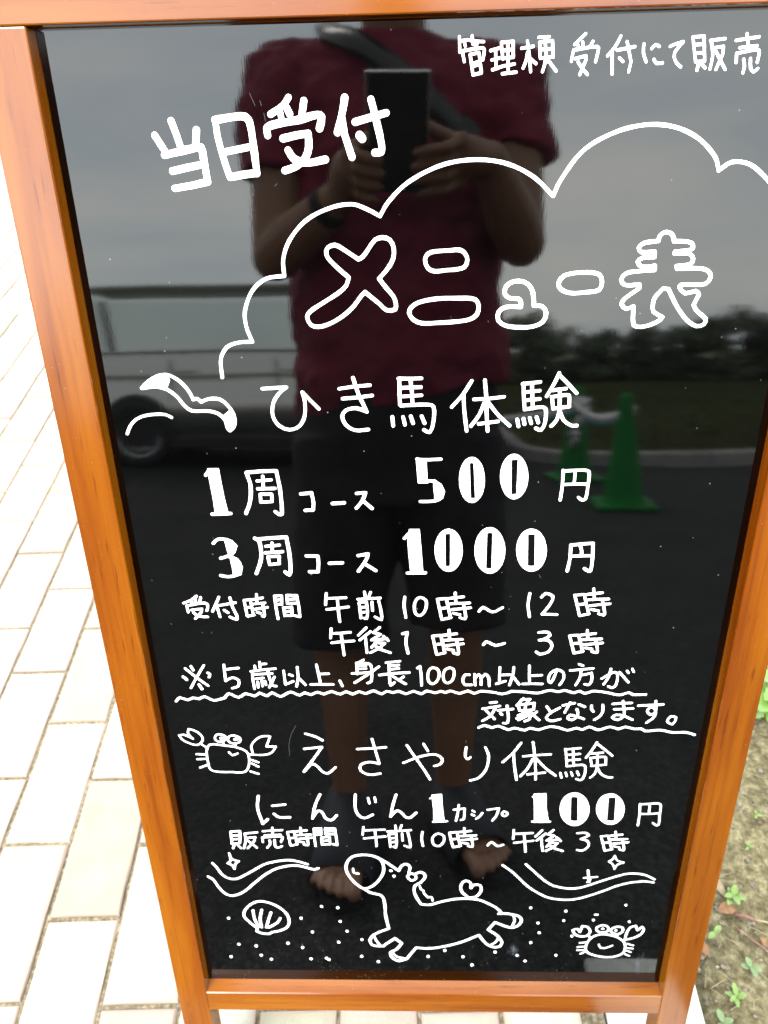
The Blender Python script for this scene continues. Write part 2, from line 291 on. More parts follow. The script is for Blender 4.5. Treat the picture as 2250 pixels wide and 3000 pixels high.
INK = """
written_character||l19:2905,9974 2909,9882;l19:2910,9949 2969,9954;l19:2926,9890 2941,9825;s19:2933,9890! 3066,9903 3077,9889 3068,9833;l19:2939,9941 2946,9918;l19:2980,9866 3003,9744;l19:2980,9866 3040,9876 3050,9824 2991,9810;l19:2985,9947 3071,9940;l19:2991,9977 2999,9926;l19:2999,9795 3052,9806 3060,9754 3003,9744;l19:3028,9936 3020,9914
written_character||l19:3120,9886 3179,9900;l19:3129,9830 3182,9840;l19:3137,9771 3204,9790;l19:3153,9893 3161,9779;l19:3191,9932 3271,9936 3276,9843;l19:3191,9927 3205,9834;l19:3200,9884 3269,9890;l19:3204,9837 3274,9843;l19:3206,9745 3300,9753;l19:3210,9792 3286,9802;l19:3234,9931 3246,9750
written_character||l18:3330,9895 3409,9904;s19:3371,9869 3365,9823 3347,9777;l18:3367,9937 3399,9753;l19:3392,9832 3433,9801;l18:3442,9956 3514,9958;l18:3450,9927 3537,9934 3548,9837;l18:3452,9923 3460,9835;l18:3457,9883 3540,9887;l18:3463,9833 3546,9839;s19:3498,9824 3490,9783 3480,9751;l18:3483,9957 3506,9810;l19:3516,9819 3574,9753
written_character||l18:3683,9875 3674,9808;s18:3687,9876! 3843,9892 3853,9877 3839,9802;l18:3758,9970 3688,9907;l19:3700,9824 3770,9839 3774,9818 3738,9727;l18:3709,9906 3718,9891;s19:3721,9803 3753,9763 3790,9727;l18:3742,9921 3746,9896;l18:3811,9923 3791,9889
written_character||s18:3996,9951 3966,9891 3917,9835;l19:3947,9855 3960,9725;l18:3979,9867 4097,9885;l18:3999,9821 4026,9799;l18:4041,9916 4081,9796 4071,9736
written_character||s18:4157,9899 4158,9849 4184,9792;s18:4213,9871 4236,9893 4263,9883;s19:4236,9806 4255,9783 4297,9784;s18:4336,9881 4371,9894 4421,9906! 4376,9853 4371,9817 4395,9779 4423,9758
written_character||l18:4481,9932 4521,9785;l18:4481,9932 4556,9935 4581,9789;l18:4496,9886 4562,9889;l18:4508,9836 4572,9839;l19:4522,9784 4581,9788;l19:4542,9774 4537,9734;l19:4559,9775 4590,9747;l18:4601,9909 4698,9917;s18:4607,9909 4631,9819 4624,9739;l18:4629,9865 4695,9872 4697,9827 4665,9736;l18:4647,9846 4728,9734
written_character||l18:4774,9905 4924,9922;l18:4790,9829 4796,9774;s18:4793,9829! 4929,9847 4941,9834 4938,9771;l18:4805,9861 4920,9870;l18:4840,9942 4862,9864;s19:4843,9791 4856,9750 4852,9711;s19:4889,9795 4899,9739 4924,9716 4949,9734
written_character||l49:729,9417 787,9314;s50:780,9287! 1027,9332 1055,9332 1063,9262 1075,9102;l49:824,9062 1075,9102;l48:825,9179 1040,9217;l49:860,9508 884,9428 908,9327;l49:1035,9445 1017,9350
written_character||s49:1176,9506! 1327,9524 1393,9522 1421,9485 1434,9345 1443,9149;l43:1176,9506 1181,9401 1241,9129;l43:1225,9298 1402,9326;l48:1246,9129 1443,9153
written_character||s50:1544,9398 1541,9445 1587,9466 1766,9492 1911,9523 1938,9508 1919,9436;s43:1711,9636 1669,9587 1576,9533;l41:1646,9539 1651,9505;s49:1652,9376! 1759,9396 1835,9404! 1834,9316 1805,9246 1734,9191 1650,9165;s49:1683,9299 1720,9243 1814,9213 1950,9232;l46:1693,9572 1712,9532;l46:1818,9612 1799,9526
written_character||s48:2107,9625 2093,9558 2046,9407;l49:2080,9509 2097,9390 2143,9243;l48:2174,9470 2294,9499 2398,9523;l55:2204,9383 2221,9363;s48:2291,9609 2321,9494 2360,9314 2354,9272 2309,9269
written_character||o30:1921,8596 1938,8625 1989,8640 2044,8613 2103,8573 2163,8533! 2199,8552 2247,8614 2294,8671 2350,8687 2405,8669 2434,8610 2428,8533 2381,8455 2317,8387! 2372,8315 2423,8254 2443,8202 2437,8151 2369,8147 2318,8194 2256,8246 2206,8288! 2174,8258 2119,8188 2032,8112 1923,8051 1826,8026 1769,8043 1743,8106 1770,8147 1825,8183 1901,8227 2008,8292 2063,8341 2084,8401! 2041,8437 1977,8497 1929,8552
written_character||o29:2670,8518 2692,8562 2743,8578 2844,8583 2935,8585 2976,8556 2992,8510 2973,8461 2917,8445 2825,8439 2744,8433 2693,8457
written_character||o31:2546,8123 2562,8164 2620,8201 2765,8227 2921,8228 3061,8216 3088,8160 3074,8098 3018,8063 2924,8049 2767,8041 2640,8041 2577,8071
written_character||o31:3330,8220 3287,8252 3293,8310 3348,8346 3431,8342 3487,8295 3509,8225 3515,8160! 3578,8155 3614,8105 3592,8034 3504,7997 3401,7995 3304,8009 3244,8052 3245,8118 3298,8153 3415,8152! 3413,8191 3393,8215
written_character||o30:3693,8326 3734,8383 3873,8403 3997,8387 4025,8331 4008,8271 3909,8255 3791,8251 3718,8279
written_character||o29:4416,8621! 4422,8660 4465,8684 4513,8663 4533,8616! 4611,8614 4664,8600 4678,8566 4654,8550! 4547,8541! 4548,8529! 4658,8525 4692,8486 4675,8449 4572,8437! 4581,8417! 4743,8417 4815,8398 4843,8350 4807,8300 4632,8297 4617,8280 4670,8232 4744,8248 4774,8219 4745,8143 4792,8084 4853,8035 4847,7993 4790,7979 4705,8032 4619,8134 4537,8266! 4495,8273! 4437,8196 4443,8096 4517,8053 4469,8012 4365,7981 4303,7997 4284,8142! 4230,8123 4190,8160 4209,8200 4313,8277! 4309,8305! 4198,8305 4168,8346 4201,8391 4315,8406 4413,8412! 4410,8442! 4312,8437 4278,8474 4310,8501 4402,8505! 4397,8544! 4299,8543 4275,8574 4309,8607
cloud_outline|white cloud outline arching over the title|s27:1017,7630 1023,7783 1082,7876 1179,7912 1291,7917! 1255,8039 1256,8159 1329,8314 1445,8403 1587,8421! 1589,8544 1645,8678 1778,8817 1956,8900 2129,8926 2248,8885 2336,8838! 2397,8933 2542,9063 2778,9172 3011,9207 3245,9180 3450,9089 3610,8952! 3654,9054 3804,9250 4022,9364 4245,9406 4442,9384 4615,9306 4748,9183 4785,9097! 4868,9150 5002,9132 5135,9037 5217,8952
ribbon_drawing|curled white drawing left of the first course heading|o27:341,7550 403,7605 481,7646 560,7660 643,7619 706,7551 737,7496 754,7446! 789,7452 817,7424! 885,7450 980,7443 1039,7386 1079,7311 1076,7222 1032,7172 1011,7200 1002,7261 953,7319 872,7345 728,7351 673,7398 623,7473 548,7536 468,7559 396,7556;f27:334,7547 404,7611 482,7654 560,7663 577,7614 544,7548 468,7559 395,7550;f28:990,7297 1053,7346 1081,7298 1079,7222 1028,7166 1007,7204 1005,7261;s24:156,7156 191,7222 257,7285 334,7313 421,7323 505,7319 553,7293
written_character||s27:1335,7529 1537,7538! 1474,7490 1417,7405 1404,7293 1451,7207 1533,7171 1620,7202 1669,7289 1679,7414 1664,7494! 1792,7350
written_character||l27:1968,7519 2221,7545;s28:2188,7319! 2106,7351 2016,7335 1982,7282 2010,7208 2086,7159 2196,7164;l28:1994,7435 2237,7458;l28:2085,7609 2124,7472 2188,7319
written_character||l28:2399,7272 2405,7194;l27:2455,7597 2642,7596;l27:2461,7597 2464,7375;s28:2470,7368! 2693,7374 2741,7355 2738,7211 2709,7132 2661,7155;l27:2472,7519 2636,7523;l27:2480,7446 2642,7454;l28:2488,7271 2503,7201;l27:2551,7589 2568,7374;l28:2552,7274 2571,7213;l28:2642,7273 2667,7212
written_character||s27:3049,7568 2983,7459 2890,7349;s28:2985,7446 2993,7327 3017,7139;s28:3159,7384 3114,7272 3052,7182;l27:3072,7412 3317,7430;l28:3116,7200 3275,7219;l28:3155,7573 3173,7417 3192,7136;s28:3189,7384 3279,7270 3372,7181
written_character||l28:3433,7234 3447,7173;l27:3462,7536 3604,7550;l27:3468,7540 3490,7320;l28:3484,7240 3495,7193;s28:3490,7320! 3630,7338 3662,7320 3662,7197 3633,7138 3591,7155;l27:3491,7467 3603,7478;l27:3501,7399 3607,7408;l28:3535,7246 3550,7199;l27:3537,7535 3555,7326;l28:3591,7252 3608,7205;s27:3751,7621 3717,7538 3662,7429;s27:3702,7424! 3837,7438 3848,7420 3851,7338;l28:3706,7422 3722,7323;l27:3709,7480 3814,7492;s28:3765,7479 3773,7316 3758,7223 3717,7172;l28:3722,7323 3854,7338;l27:3756,7602 3830,7530 3904,7451;s28:3778,7302 3815,7222 3883,7174 3927,7173
written_character||l28:810,6808 776,6767;l29:788,6393 954,6398;f28:805,6824 890,6823 895,6733 908,6557 927,6403 822,6404 818,6558 807,6734
written_character||s31:1132,6785! 1156,6671 1139,6518 1091,6399;l30:1133,6788 1392,6800;l26:1217,6633 1366,6636;l26:1218,6708 1341,6718;l26:1232,6505 1332,6510;l26:1234,6582 1232,6505;l26:1234,6582 1333,6581 1332,6510;l27:1271,6751 1266,6635;s30:1392,6800! 1411,6610 1408,6389 1382,6386 1352,6413
written_character||s28:1588,6581 1683,6590! 1695,6494 1687,6426! 1618,6422
written_character||l30:1861,6486 1964,6491
written_character||s28:2075,6580 2153,6586! 2125,6512 2068,6438;l28:2127,6512 2206,6434
written_character||f24:2599,6900 2675,6885 2684,6707 2692,6675 2616,6676;l24:2604,6889 2805,6890;s25:2619,6685 2730,6688 2800,6642 2819,6572 2795,6513 2731,6496 2629,6495;f25:2750,6695 2805,6654 2835,6589 2819,6525 2758,6499 2758,6555 2748,6625
written_character||f25:3067,6899 3045,6894 3023,6880 3005,6856 2989,6824 2977,6785 2971,6742 2969,6696 2972,6649 2981,6605 2994,6565 3011,6531 3032,6506 3054,6490 3078,6484 3087,6513 3060,6519 3041,6856 3065,6860;f25:3067,6899 3090,6894 3112,6879 3133,6854 3150,6822 3163,6783 3172,6739 3176,6693 3175,6647 3169,6603 3158,6563 3142,6530 3123,6505 3101,6489 3078,6484 3087,6513 3113,6518 3090,6855 3065,6860
written_character||f25:3423,6922 3398,6918 3375,6903 3355,6880 3339,6848 3327,6810 3321,6768 3320,6722 3324,6677 3335,6633 3350,6594 3369,6560 3392,6535 3417,6520 3442,6514 3438,6547 3409,6552 3396,6881 3430,6885;f24:3423,6922 3448,6917 3472,6902 3494,6878 3514,6846 3529,6808 3540,6765 3545,6719 3545,6674 3539,6630 3527,6591 3511,6559 3491,6534 3468,6519 3442,6514 3438,6547 3467,6551 3464,6880 3430,6885
written_character||s25:3846,6773 3849,6635 3841,6495;s25:3849,6767! 4031,6772 4066,6756 4067,6609 4057,6504 4029,6493 3995,6519;l25:3864,6641 4058,6644;l24:3949,6760 3948,6645
written_character||s27:765,6103 809,6143 892,6139 954,6088 940,6013 874,5969 815,5950;s27:885,5969 961,5936 987,5859 956,5781 862,5756 795,5770;f27:875,6133 936,6126 973,6076 948,6013 910,5966 890,6013;f27:906,5958 961,5936 1000,5859 981,5781 919,5758 916,5833
written_character||s32:1145,6151 1181,6124 1190,5998 1175,5908 1125,5786;l32:1171,6141 1429,6158;l27:1226,6000 1384,6011;l26:1237,6067 1361,6078;l27:1247,5959 1255,5882;l27:1250,5961 1352,5964 1342,5888;l27:1255,5879 1346,5888;l26:1296,6100 1291,6003;s32:1429,6158! 1444,5995 1444,5829 1428,5770 1392,5801
written_character||s29:1596,5966 1700,5961! 1703,5891 1693,5800! 1617,5801
written_character||l29:1802,5887 1920,5891
written_character||s29:2066,5964 2155,5980! 2140,5925 2063,5803;l29:2122,5880 2221,5808
written_character||l27:2548,6205 2485,6135;l28:2509,5779 2673,5780;f27:2535,6221 2616,6220 2629,6046 2646,5784 2543,5785 2528,5984 2521,6110
written_character||f27:2878,6221 2853,6216 2828,6201 2806,6176 2788,6144 2774,6104 2765,6060 2763,6013 2766,5966 2775,5921 2789,5881 2809,5846 2832,5820 2857,5804 2884,5798 2877,5838 2849,5844 2842,6182 2872,6186;f27:2878,6221 2905,6215 2929,6200 2952,6175 2971,6142 2986,6102 2995,6058 2999,6011 2997,5964 2989,5919 2976,5879 2958,5845 2935,5819 2910,5804 2884,5798 2877,5838 2904,5843 2902,6181 2872,6186
written_character||f27:3242,6230 3214,6225 3187,6209 3164,6182 3144,6147 3130,6105 3122,6057 3120,6006 3125,5955 3136,5906 3152,5862 3174,5825 3200,5797 3229,5779 3258,5773 3247,5812 3214,5817 3213,6186 3244,6191;f27:3242,6230 3271,6224 3299,6208 3324,6181 3346,6145 3363,6102 3375,6054 3380,6004 3379,5953 3371,5904 3358,5860 3338,5823 3315,5796 3287,5779 3258,5773 3247,5812 3279,5817 3275,6186 3244,6191
written_character||f27:3609,6213 3581,6208 3555,6193 3532,6169 3514,6136 3500,6097 3493,6053 3492,6006 3498,5959 3510,5914 3527,5873 3550,5839 3576,5813 3604,5797 3633,5792 3628,5834 3588,5839 3574,6168 3611,6172;f27:3609,6213 3638,6207 3665,6192 3691,6167 3713,6134 3731,6095 3743,6050 3750,6004 3749,5957 3743,5912 3730,5872 3712,5838 3689,5812 3662,5797 3633,5792 3628,5834 3666,5839 3650,6167 3611,6172
written_character||s27:3968,6057 3969,5907 3956,5786;l27:3974,6051 4163,6068;l27:3988,5938 4147,5943;s27:4051,6044 4068,5994 4070,5950;s28:4163,6068! 4171,5905 4166,5790 4151,5782 4109,5810
written_character||s23:543,5550 486,5506 411,5473;l24:437,5445 442,5374;s24:437,5445! 615,5474 636,5444 620,5389;l24:477,5397 575,5410 568,5376 500,5301;s24:491,5370 533,5328 620,5321;l24:492,5483 496,5461;l23:529,5526 529,5479;l23:580,5536 563,5478
written_character||s24:751,5538 712,5457 674,5382;l24:718,5457 738,5320;l24:740,5446 900,5476;l24:785,5395 819,5366;s24:854,5530 871,5415 899,5332 893,5291 831,5319
written_character||l24:984,5502 996,5329;l23:984,5502 1043,5508 1056,5338;l24:988,5421 1049,5427;l24:1002,5326 1062,5340;l23:1044,5457 1176,5472;l23:1060,5508 1160,5527;l24:1070,5402 1195,5423;l24:1094,5369 1124,5358;l23:1106,5564 1103,5467;s24:1153,5467 1162,5342 1154,5322 1140,5328
written_character||l24:1272,5547 1286,5295;l23:1277,5547 1341,5549 1333,5452;l23:1279,5500 1332,5506;l23:1281,5452 1334,5459;l24:1348,5418 1353,5329;l24:1348,5418 1424,5424 1423,5335;l24:1350,5373 1415,5377;l24:1353,5329 1423,5331;l23:1386,5462 1470,5464;l23:1387,5548 1386,5465;l23:1387,5552 1479,5548 1494,5314 1446,5328;l23:1389,5505 1471,5512
written_character||l23:1756,5569 1743,5446;l23:1752,5394 1956,5420;l23:1753,5513 1937,5521;l23:1856,5508 1867,5257
written_character||l23:2046,5503 2255,5515;l23:2056,5466 2068,5296;s23:2056,5466! 2125,5475! 2133,5364 2121,5289 2098,5296;l23:2065,5412 2117,5419;l23:2069,5358 2121,5364;l23:2111,5582 2117,5526;l23:2168,5579 2150,5533;l23:2177,5472 2180,5378;s23:2240,5485 2260,5363 2260,5276 2201,5309
written_character||l24:1782,5181 1770,5073;l24:1779,5125 1962,5138;l24:1779,5019 1993,5039;l24:1873,5124 1891,4875
written_character||l24:2114,5189 2037,5103;l24:2153,5145 2048,5049;l24:2103,5073 2112,4903;l24:2194,5018 2285,5011 2229,4951 2146,4903;l24:2218,5042 2158,4964;l24:2242,5192 2180,5132 2247,5114 2160,5049 2307,5063;s24:2183,4994 2236,4945 2338,4901;l24:2274,5093 2320,5041
written_character||s24:2483,5526 2474,5438 2490,5299
written_character||o24:2623,5520 2675,5492 2683,5436 2664,5363 2622,5319 2580,5347 2570,5429 2588,5493
written_character||s24:3171,5364 3207,5406 3298,5353 3389,5401
written_character||s24:3633,5553 3623,5429 3644,5299
written_character||s24:3741,5511 3779,5552 3846,5520 3830,5443 3759,5327! 3897,5321
written_character||l24:2784,5497 2826,5281;l24:2784,5497 2867,5505 2909,5296;l24:2801,5396 2884,5405;l25:2829,5275 2912,5296;l24:2877,5444 3082,5455;l24:2890,5505 3024,5522;l24:2918,5383 3093,5403;l24:2935,5343 2995,5327;l24:2948,5565 2956,5456;s24:3026,5449 3049,5311 3043,5280 2996,5296
written_character||l24:4044,5531 4104,5314;l24:4044,5531 4130,5539 4190,5329;l24:4070,5429 4156,5438;l24:4108,5308 4193,5329;l24:4145,5478 4358,5488;l24:4154,5539 4293,5556;l24:4192,5416 4374,5436;l24:4210,5599 4227,5490;l24:4213,5376 4277,5360;s24:4300,5483 4334,5344 4330,5313 4280,5329
written_character||s25:2456,5118 2501,5133! 2487,5023 2507,4895
written_character||s25:3224,4988 3251,5025 3340,4980 3423,5004
written_character||s25:3740,5124 3821,5129 3848,5090 3798,5049 3750,5035! 3834,5035 3876,4972 3843,4899 3767,4875 3730,4901
written_character||l25:2741,5089 2779,4882;l25:2741,5089 2819,5097 2858,4896;l25:2757,4992 2835,5000;l25:2782,4876 2861,4896;l25:2828,5039 3022,5049;l25:2840,5097 2968,5114;l25:2867,4980 3033,4999;l25:2883,4941 2940,4926;l25:2896,5155 2903,5050;s25:2969,5044 2990,4911 2984,4881 2940,4896
written_character||l25:4032,5085 4087,4891;l25:4032,5085 4114,5092 4170,4905;l25:4056,4994 4138,5002;l25:4091,4886 4173,4905;l25:4129,5038 4333,5047;l25:4137,5092 4271,5108;l25:4173,4982 4348,5001;l25:4192,5146 4207,5048;l25:4193,4946 4254,4932;s25:4278,5042 4309,4918 4305,4890 4257,4904
written_character||l27:294,4627 324,4592;l23:327,4726 529,4516;l23:514,4762 354,4491;l24:387,4751 404,4706;l27:439,4531 462,4478;s24:542,4673 562,4658 550,4621
written_character||s23:710,4575 779,4615 839,4582 826,4510 766,4486;l23:713,4768 710,4575;l23:723,4714 852,4731
written_character||l23:969,4689 1215,4721;l23:981,4653 1176,4663;s23:982,4664 981,4582 986,4479;l23:1012,4596 1084,4608;l23:1012,4752 1015,4708;l23:1024,4559 1024,4494;l23:1064,4796 1063,4730;l23:1064,4771 1125,4776;l23:1067,4581 1068,4506;l23:1098,4569 1103,4521;l23:1194,4618 1135,4494;s23:1137,4685 1148,4581 1173,4513 1203,4508
written_character||l23:1291,4692 1296,4528 1375,4565;l23:1344,4647 1374,4632;s23:1427,4735 1427,4609 1405,4505;l23:1436,4602 1494,4522
written_character||l23:1546,4527 1766,4526;l23:1616,4763 1642,4549;l23:1633,4653 1730,4655;l23:1835,4570 1858,4506
written_character||l24:1959,4658 2146,4673;l24:1980,4546 2104,4638 2223,4738;l23:2007,4783 2010,4651;s23:2009,4780! 2114,4775 2146,4755 2144,4564 2106,4542;l23:2075,4819 2017,4780;l18:2022,4712 2099,4715;l18:2028,4749 2098,4751
written_character||l24:2225,4638 2516,4667;l23:2293,4784 2428,4802;s24:2320,4790 2323,4625 2333,4513 2370,4548;l22:2332,4705 2417,4717;l22:2333,4747 2415,4757;l24:2355,4625 2415,4575 2480,4531;l24:2461,4618 2417,4581
written_character||s23:2596,4719 2621,4740! 2631,4648 2636,4512;o23:2746,4723 2791,4706 2808,4647 2791,4573 2746,4529 2706,4555 2696,4635 2711,4697;o23:2900,4720 2943,4705 2953,4653 2937,4573 2892,4536 2857,4561 2846,4622 2860,4690
written_character||s24:3100,4636 3056,4634 3037,4572 3058,4517 3123,4516;l24:3150,4643 3159,4510;s24:3159,4596 3190,4639 3212,4608 3217,4516;s24:3218,4596 3255,4643 3288,4602 3297,4503
written_character||l24:3365,4527 3452,4559;l23:3392,4725 3396,4534;l23:3415,4633 3493,4636;s23:3525,4725 3521,4633 3493,4512;l24:3531,4601 3587,4520
written_character||l24:3621,4525 3810,4524;l23:3674,4743 3687,4536;l23:3687,4622 3800,4630
written_character||s23:3938,4681 3923,4615 3893,4538 3868,4564 3879,4647 3940,4694 4000,4665 4015,4590 3979,4512
written_character||l23:4069,4685 4287,4708;s23:4174,4685 4169,4598 4135,4509;l23:4149,4759 4186,4740;s23:4183,4629 4277,4653! 4287,4565 4264,4510 4222,4517
written_character||s23:4380,4584 4494,4660 4529,4631 4523,4500 4490,4474 4453,4492;s23:4458,4699 4443,4596 4406,4516;l23:4545,4659 4642,4539;l21:4614,4675 4631,4651;l21:4662,4698 4679,4663
written_character||l24:3241,4220 3411,4255;s24:3364,4222 3317,4124 3245,4070;l24:3274,4200 3365,4090;l24:3313,4295 3376,4303;l24:3394,4200 3541,4216;l24:3419,4166 3436,4144;s24:3481,4258 3501,4107 3493,4042 3454,4039
written_character||l24:3637,4348 3576,4261;l24:3684,4165 3584,4098;l24:3589,4266 3608,4198;l24:3589,4266 3748,4290 3745,4207 3606,4198;l24:3595,4137 3725,4199;l24:3686,4132 3605,4081;l24:3618,4332 3703,4340 3667,4282;s24:3632,4191 3708,4149 3711,4089 3666,4064;l24:3665,4274 3661,4211;l24:3715,4174 3809,4077;l24:3778,4182 3735,4137
written_character||l24:3873,4248 3921,4170;s24:4002,4231 3918,4170 3876,4106 3925,4067 4016,4089
written_character||l24:4030,4261 4142,4289;l24:4100,4297 4054,4173;s24:4172,4214 4187,4139 4137,4078 4088,4102 4112,4142 4179,4122 4251,4088;l24:4187,4272 4249,4239
written_character||s24:4313,4255 4317,4209 4339,4180;s24:4423,4263 4428,4172 4398,4113 4355,4078
written_character||l24:4520,4276 4702,4287;s24:4615,4312 4643,4129 4587,4077 4531,4107 4567,4141 4641,4127 4732,4078;l24:4540,4210 4723,4221
written_character||l24:4771,4254 5011,4269;s24:4934,4311 4946,4170 4899,4143 4865,4190 4891,4233 4940,4212 4942,4116 4875,4042
written_character||o21:5102,4119 5159,4106 5135,4021 5078,4055
written_character||s25:183,4326 227,4372 303,4341 357,4369 417,4356 476,4384 564,4336 679,4368! 722,4421 816,4373 894,4420 978,4388 1030,4424 1101,4387 1153,4427 1236,4379 1338,4435 1428,4394 1479,4426 1539,4401 1608,4433 1668,4407 1743,4440 1833,4406 1890,4439 1955,4407 2018,4439 2078,4413 2146,4444
written_character||s24:2144,4442 2169,4447 2240,4409 2291,4440 2352,4425 2413,4440 2483,4408 2555,4441 2635,4408 2686,4445 2767,4420 2828,4440 2868,4423 2918,4444 3010,4412 3090,4444 3151,4412 3211,4438 3302,4431 3363,4421 3424,4404 3522,4436
written_character||s24:3515,4439 3646,4429 3777,4415 3893,4444 3972,4427 4036,4443 4129,4414 4180,4435 4234,4405 4310,4434 4441,4417 4574,4386 4662,4415 4703,4390 4827,4391
written_character||s25:3208,3982 3267,4011 3342,3981 3401,4003 3511,3955 3563,3977 3672,3948 3724,3975 3806,3954 3910,3992 4004,3983 4100,3947 4191,3976 4247,3954 4310,3991 4407,3953 4523,3991 4605,3963 4669,3990 4765,3963 4831,3966 4874,3937 5019,3948 5142,3916 5289,3914 5372,3884
crab_drawing|white line drawing of a crab with a smile at the left|s19:154,3887! 200,3896 290,3843! 247,3915 262,3971! 339,3937 392,3858 374,3797 317,3759 231,3791 177,3835 154,3887;l19:357,3782 417,3724;o19:572,3903 629,3876 615,3823 553,3801 518,3842 534,3890;o19:719,3887 778,3853 766,3796 693,3781 649,3819 665,3872;l36:584,3850 596,3846;l36:725,3834 740,3838;l19:598,3804 596,3766;l19:723,3781 718,3739;o20:412,3676 455,3766 556,3762 718,3733 824,3676 845,3588 825,3461 781,3398 667,3392 485,3398 420,3431 408,3569;s20:643,3662 676,3623 731,3647;l20:301,3637 391,3632;l20:300,3569 392,3573;l20:316,3455 397,3491;l20:865,3559 937,3526;l20:868,3510 932,3467;l20:842,3402 923,3368;s19:889,3650 883,3743 936,3828 1014,3876 1088,3872! 1039,3739! 1136,3739! 1084,3656 992,3627 850,3635
written_character||s24:1428,3708 1611,3732! 1512,3568 1403,3402;s24:1408,3402 1500,3506 1551,3471 1607,3392 1659,3380 1738,3461;s23:1452,3909 1553,3871 1623,3822
written_character||l23:1973,3703 2269,3726;s24:2194,3506! 2093,3529 2002,3490 2000,3411 2088,3356 2202,3372;l23:2129,3836 2164,3664 2195,3510
written_character||s24:2445,3518 2631,3607 2779,3630 2846,3572 2832,3505 2765,3475;l24:2484,3755 2601,3534 2721,3294;l23:2654,3774 2698,3678
written_character||s23:3090,3726 3082,3611 3106,3568 3135,3592;s24:3285,3725 3321,3611 3302,3436 3231,3318 3142,3278
written_character||s23:3644,3784 3572,3657 3469,3528;s24:3575,3642 3588,3505 3622,3288;s24:3775,3573 3727,3443 3660,3338;l23:3675,3604 3954,3629;l24:3732,3360 3912,3385;l23:3765,3791 3790,3611 3820,3288;s24:3809,3573 3916,3443 4024,3343
written_character||l22:4070,3379 4086,3316;l22:4095,3696 4250,3713;l22:4101,3700 4130,3470;l22:4125,3386 4139,3337;l22:4128,3624 4250,3637;s22:4130,3470! 4283,3491 4317,3473 4320,3344 4289,3282 4243,3299;l22:4140,3553 4256,3564;l22:4177,3696 4201,3477;l22:4180,3393 4198,3344;l22:4242,3400 4261,3351;s22:4409,3790 4374,3702 4316,3587;s22:4360,3583! 4506,3599 4519,3580 4523,3495;l22:4364,3580 4383,3477;l22:4365,3641 4480,3655;s22:4427,3641 4439,3470 4424,3372 4381,3319;l22:4383,3477 4527,3495;l22:4415,3770 4497,3696 4580,3614;s22:4444,3456 4487,3372 4561,3323 4609,3323
written_character||s28:892,3059 869,2886 903,2650! 963,2719;l27:1031,2915 1169,2935;s28:1038,2798 1090,2749 1206,2749
written_character||s27:1552,3079 1493,2926 1452,2730;s28:1453,2740 1517,2844 1559,2829 1597,2735 1654,2707 1716,2780
written_character||s27:1930,3079 1922,2888 1954,2781 2018,2740 2106,2791;l24:2063,3032 2075,2955;l24:2134,3038 2143,2975
written_character||s27:2363,3080 2325,2927 2300,2762;s27:2304,2772 2366,2850 2409,2830 2466,2752 2509,2749 2574,2821
written_character||l20:2724,3027 2823,3077;f27:2745,3071 2840,3084 2848,2928 2872,2695 2768,2694 2764,2870;l25:2756,2690 2905,2699
written_character||s22:2975,2866 3090,2884! 3085,2727 3055,2713;s22:3028,2928 3020,2817 3002,2704
written_character||l22:3169,2795 3196,2779;l22:3173,2851 3198,2833;s22:3281,2817 3257,2768 3217,2732;s22:3337,2862 3456,2885! 3431,2773 3392,2705;o22:3510,2840 3547,2818 3542,2782 3513,2773 3492,2800
written_character||l25:3809,3050 3921,3079;f22:3820,3087 3939,3092 3953,2886 3991,2689 3847,2688 3835,2885;l24:3822,2693 4008,2693
written_character||f22:4239,3105 4206,3099 4176,3082 4150,3055 4129,3019 4115,2975 4107,2926 4107,2875 4115,2823 4130,2773 4151,2729 4178,2691 4209,2663 4242,2645 4276,2639 4267,2696 4220,2705 4198,3053 4240,3062;f22:4239,3105 4272,3099 4305,3083 4335,3055 4362,3019 4383,2976 4399,2927 4407,2875 4408,2823 4401,2774 4387,2729 4366,2692 4340,2663 4309,2646 4276,2639 4267,2696 4312,2705 4283,3053 4240,3062
written_character||f22:4613,3090 4582,3085 4554,3069 4529,3044 4510,3010 4497,2969 4491,2924 4492,2875 4500,2827 4515,2781 4536,2739 4562,2704 4592,2678 4624,2662 4657,2656 4655,2697 4607,2706 4594,3043 4637,3051;f22:4613,3090 4645,3085 4677,3069 4706,3044 4732,3010 4753,2970 4769,2924 4778,2876 4779,2828 4774,2781 4761,2740 4742,2705 4717,2678 4688,2662 4657,2656 4655,2697 4701,2706 4682,3043 4637,3051
written_character||s22:4938,2951 4950,2808 4951,2641;s22:4944,2944! 5132,2958 5158,2931 5163,2791 5170,2652 5146,2642 5107,2677;l22:4955,2808 5160,2819;l22:5041,2944 5047,2815
written_character||l23:535,2349 624,2363;l23:539,2536 535,2349;l23:539,2419 628,2425;l23:539,2536 643,2545 624,2363;l23:558,2335 540,2283;l23:542,2475 630,2484;l23:596,2335 629,2284;s23:693,2509 690,2392 661,2284;l23:693,2509 829,2526;l23:702,2442 803,2454 785,2392 705,2284;l23:711,2406 807,2293
written_character||l23:880,2446 879,2377;s23:880,2446! 1098,2459 1101,2434 1082,2378;l23:894,2539 1108,2558;l23:908,2477 1086,2490;s23:957,2402 958,2346 922,2289;l23:1004,2594 999,2477;s23:1013,2409 1013,2308 1044,2293 1089,2315
written_character||l23:1163,2530 1183,2329;l23:1163,2530 1236,2538 1257,2344;l23:1171,2435 1244,2444;l23:1186,2323 1260,2344;l23:1241,2481 1421,2493;l23:1256,2538 1376,2556;l23:1272,2424 1427,2445;l23:1283,2387 1335,2373;l23:1312,2595 1311,2493;s23:1372,2488 1381,2359 1373,2330 1333,2344
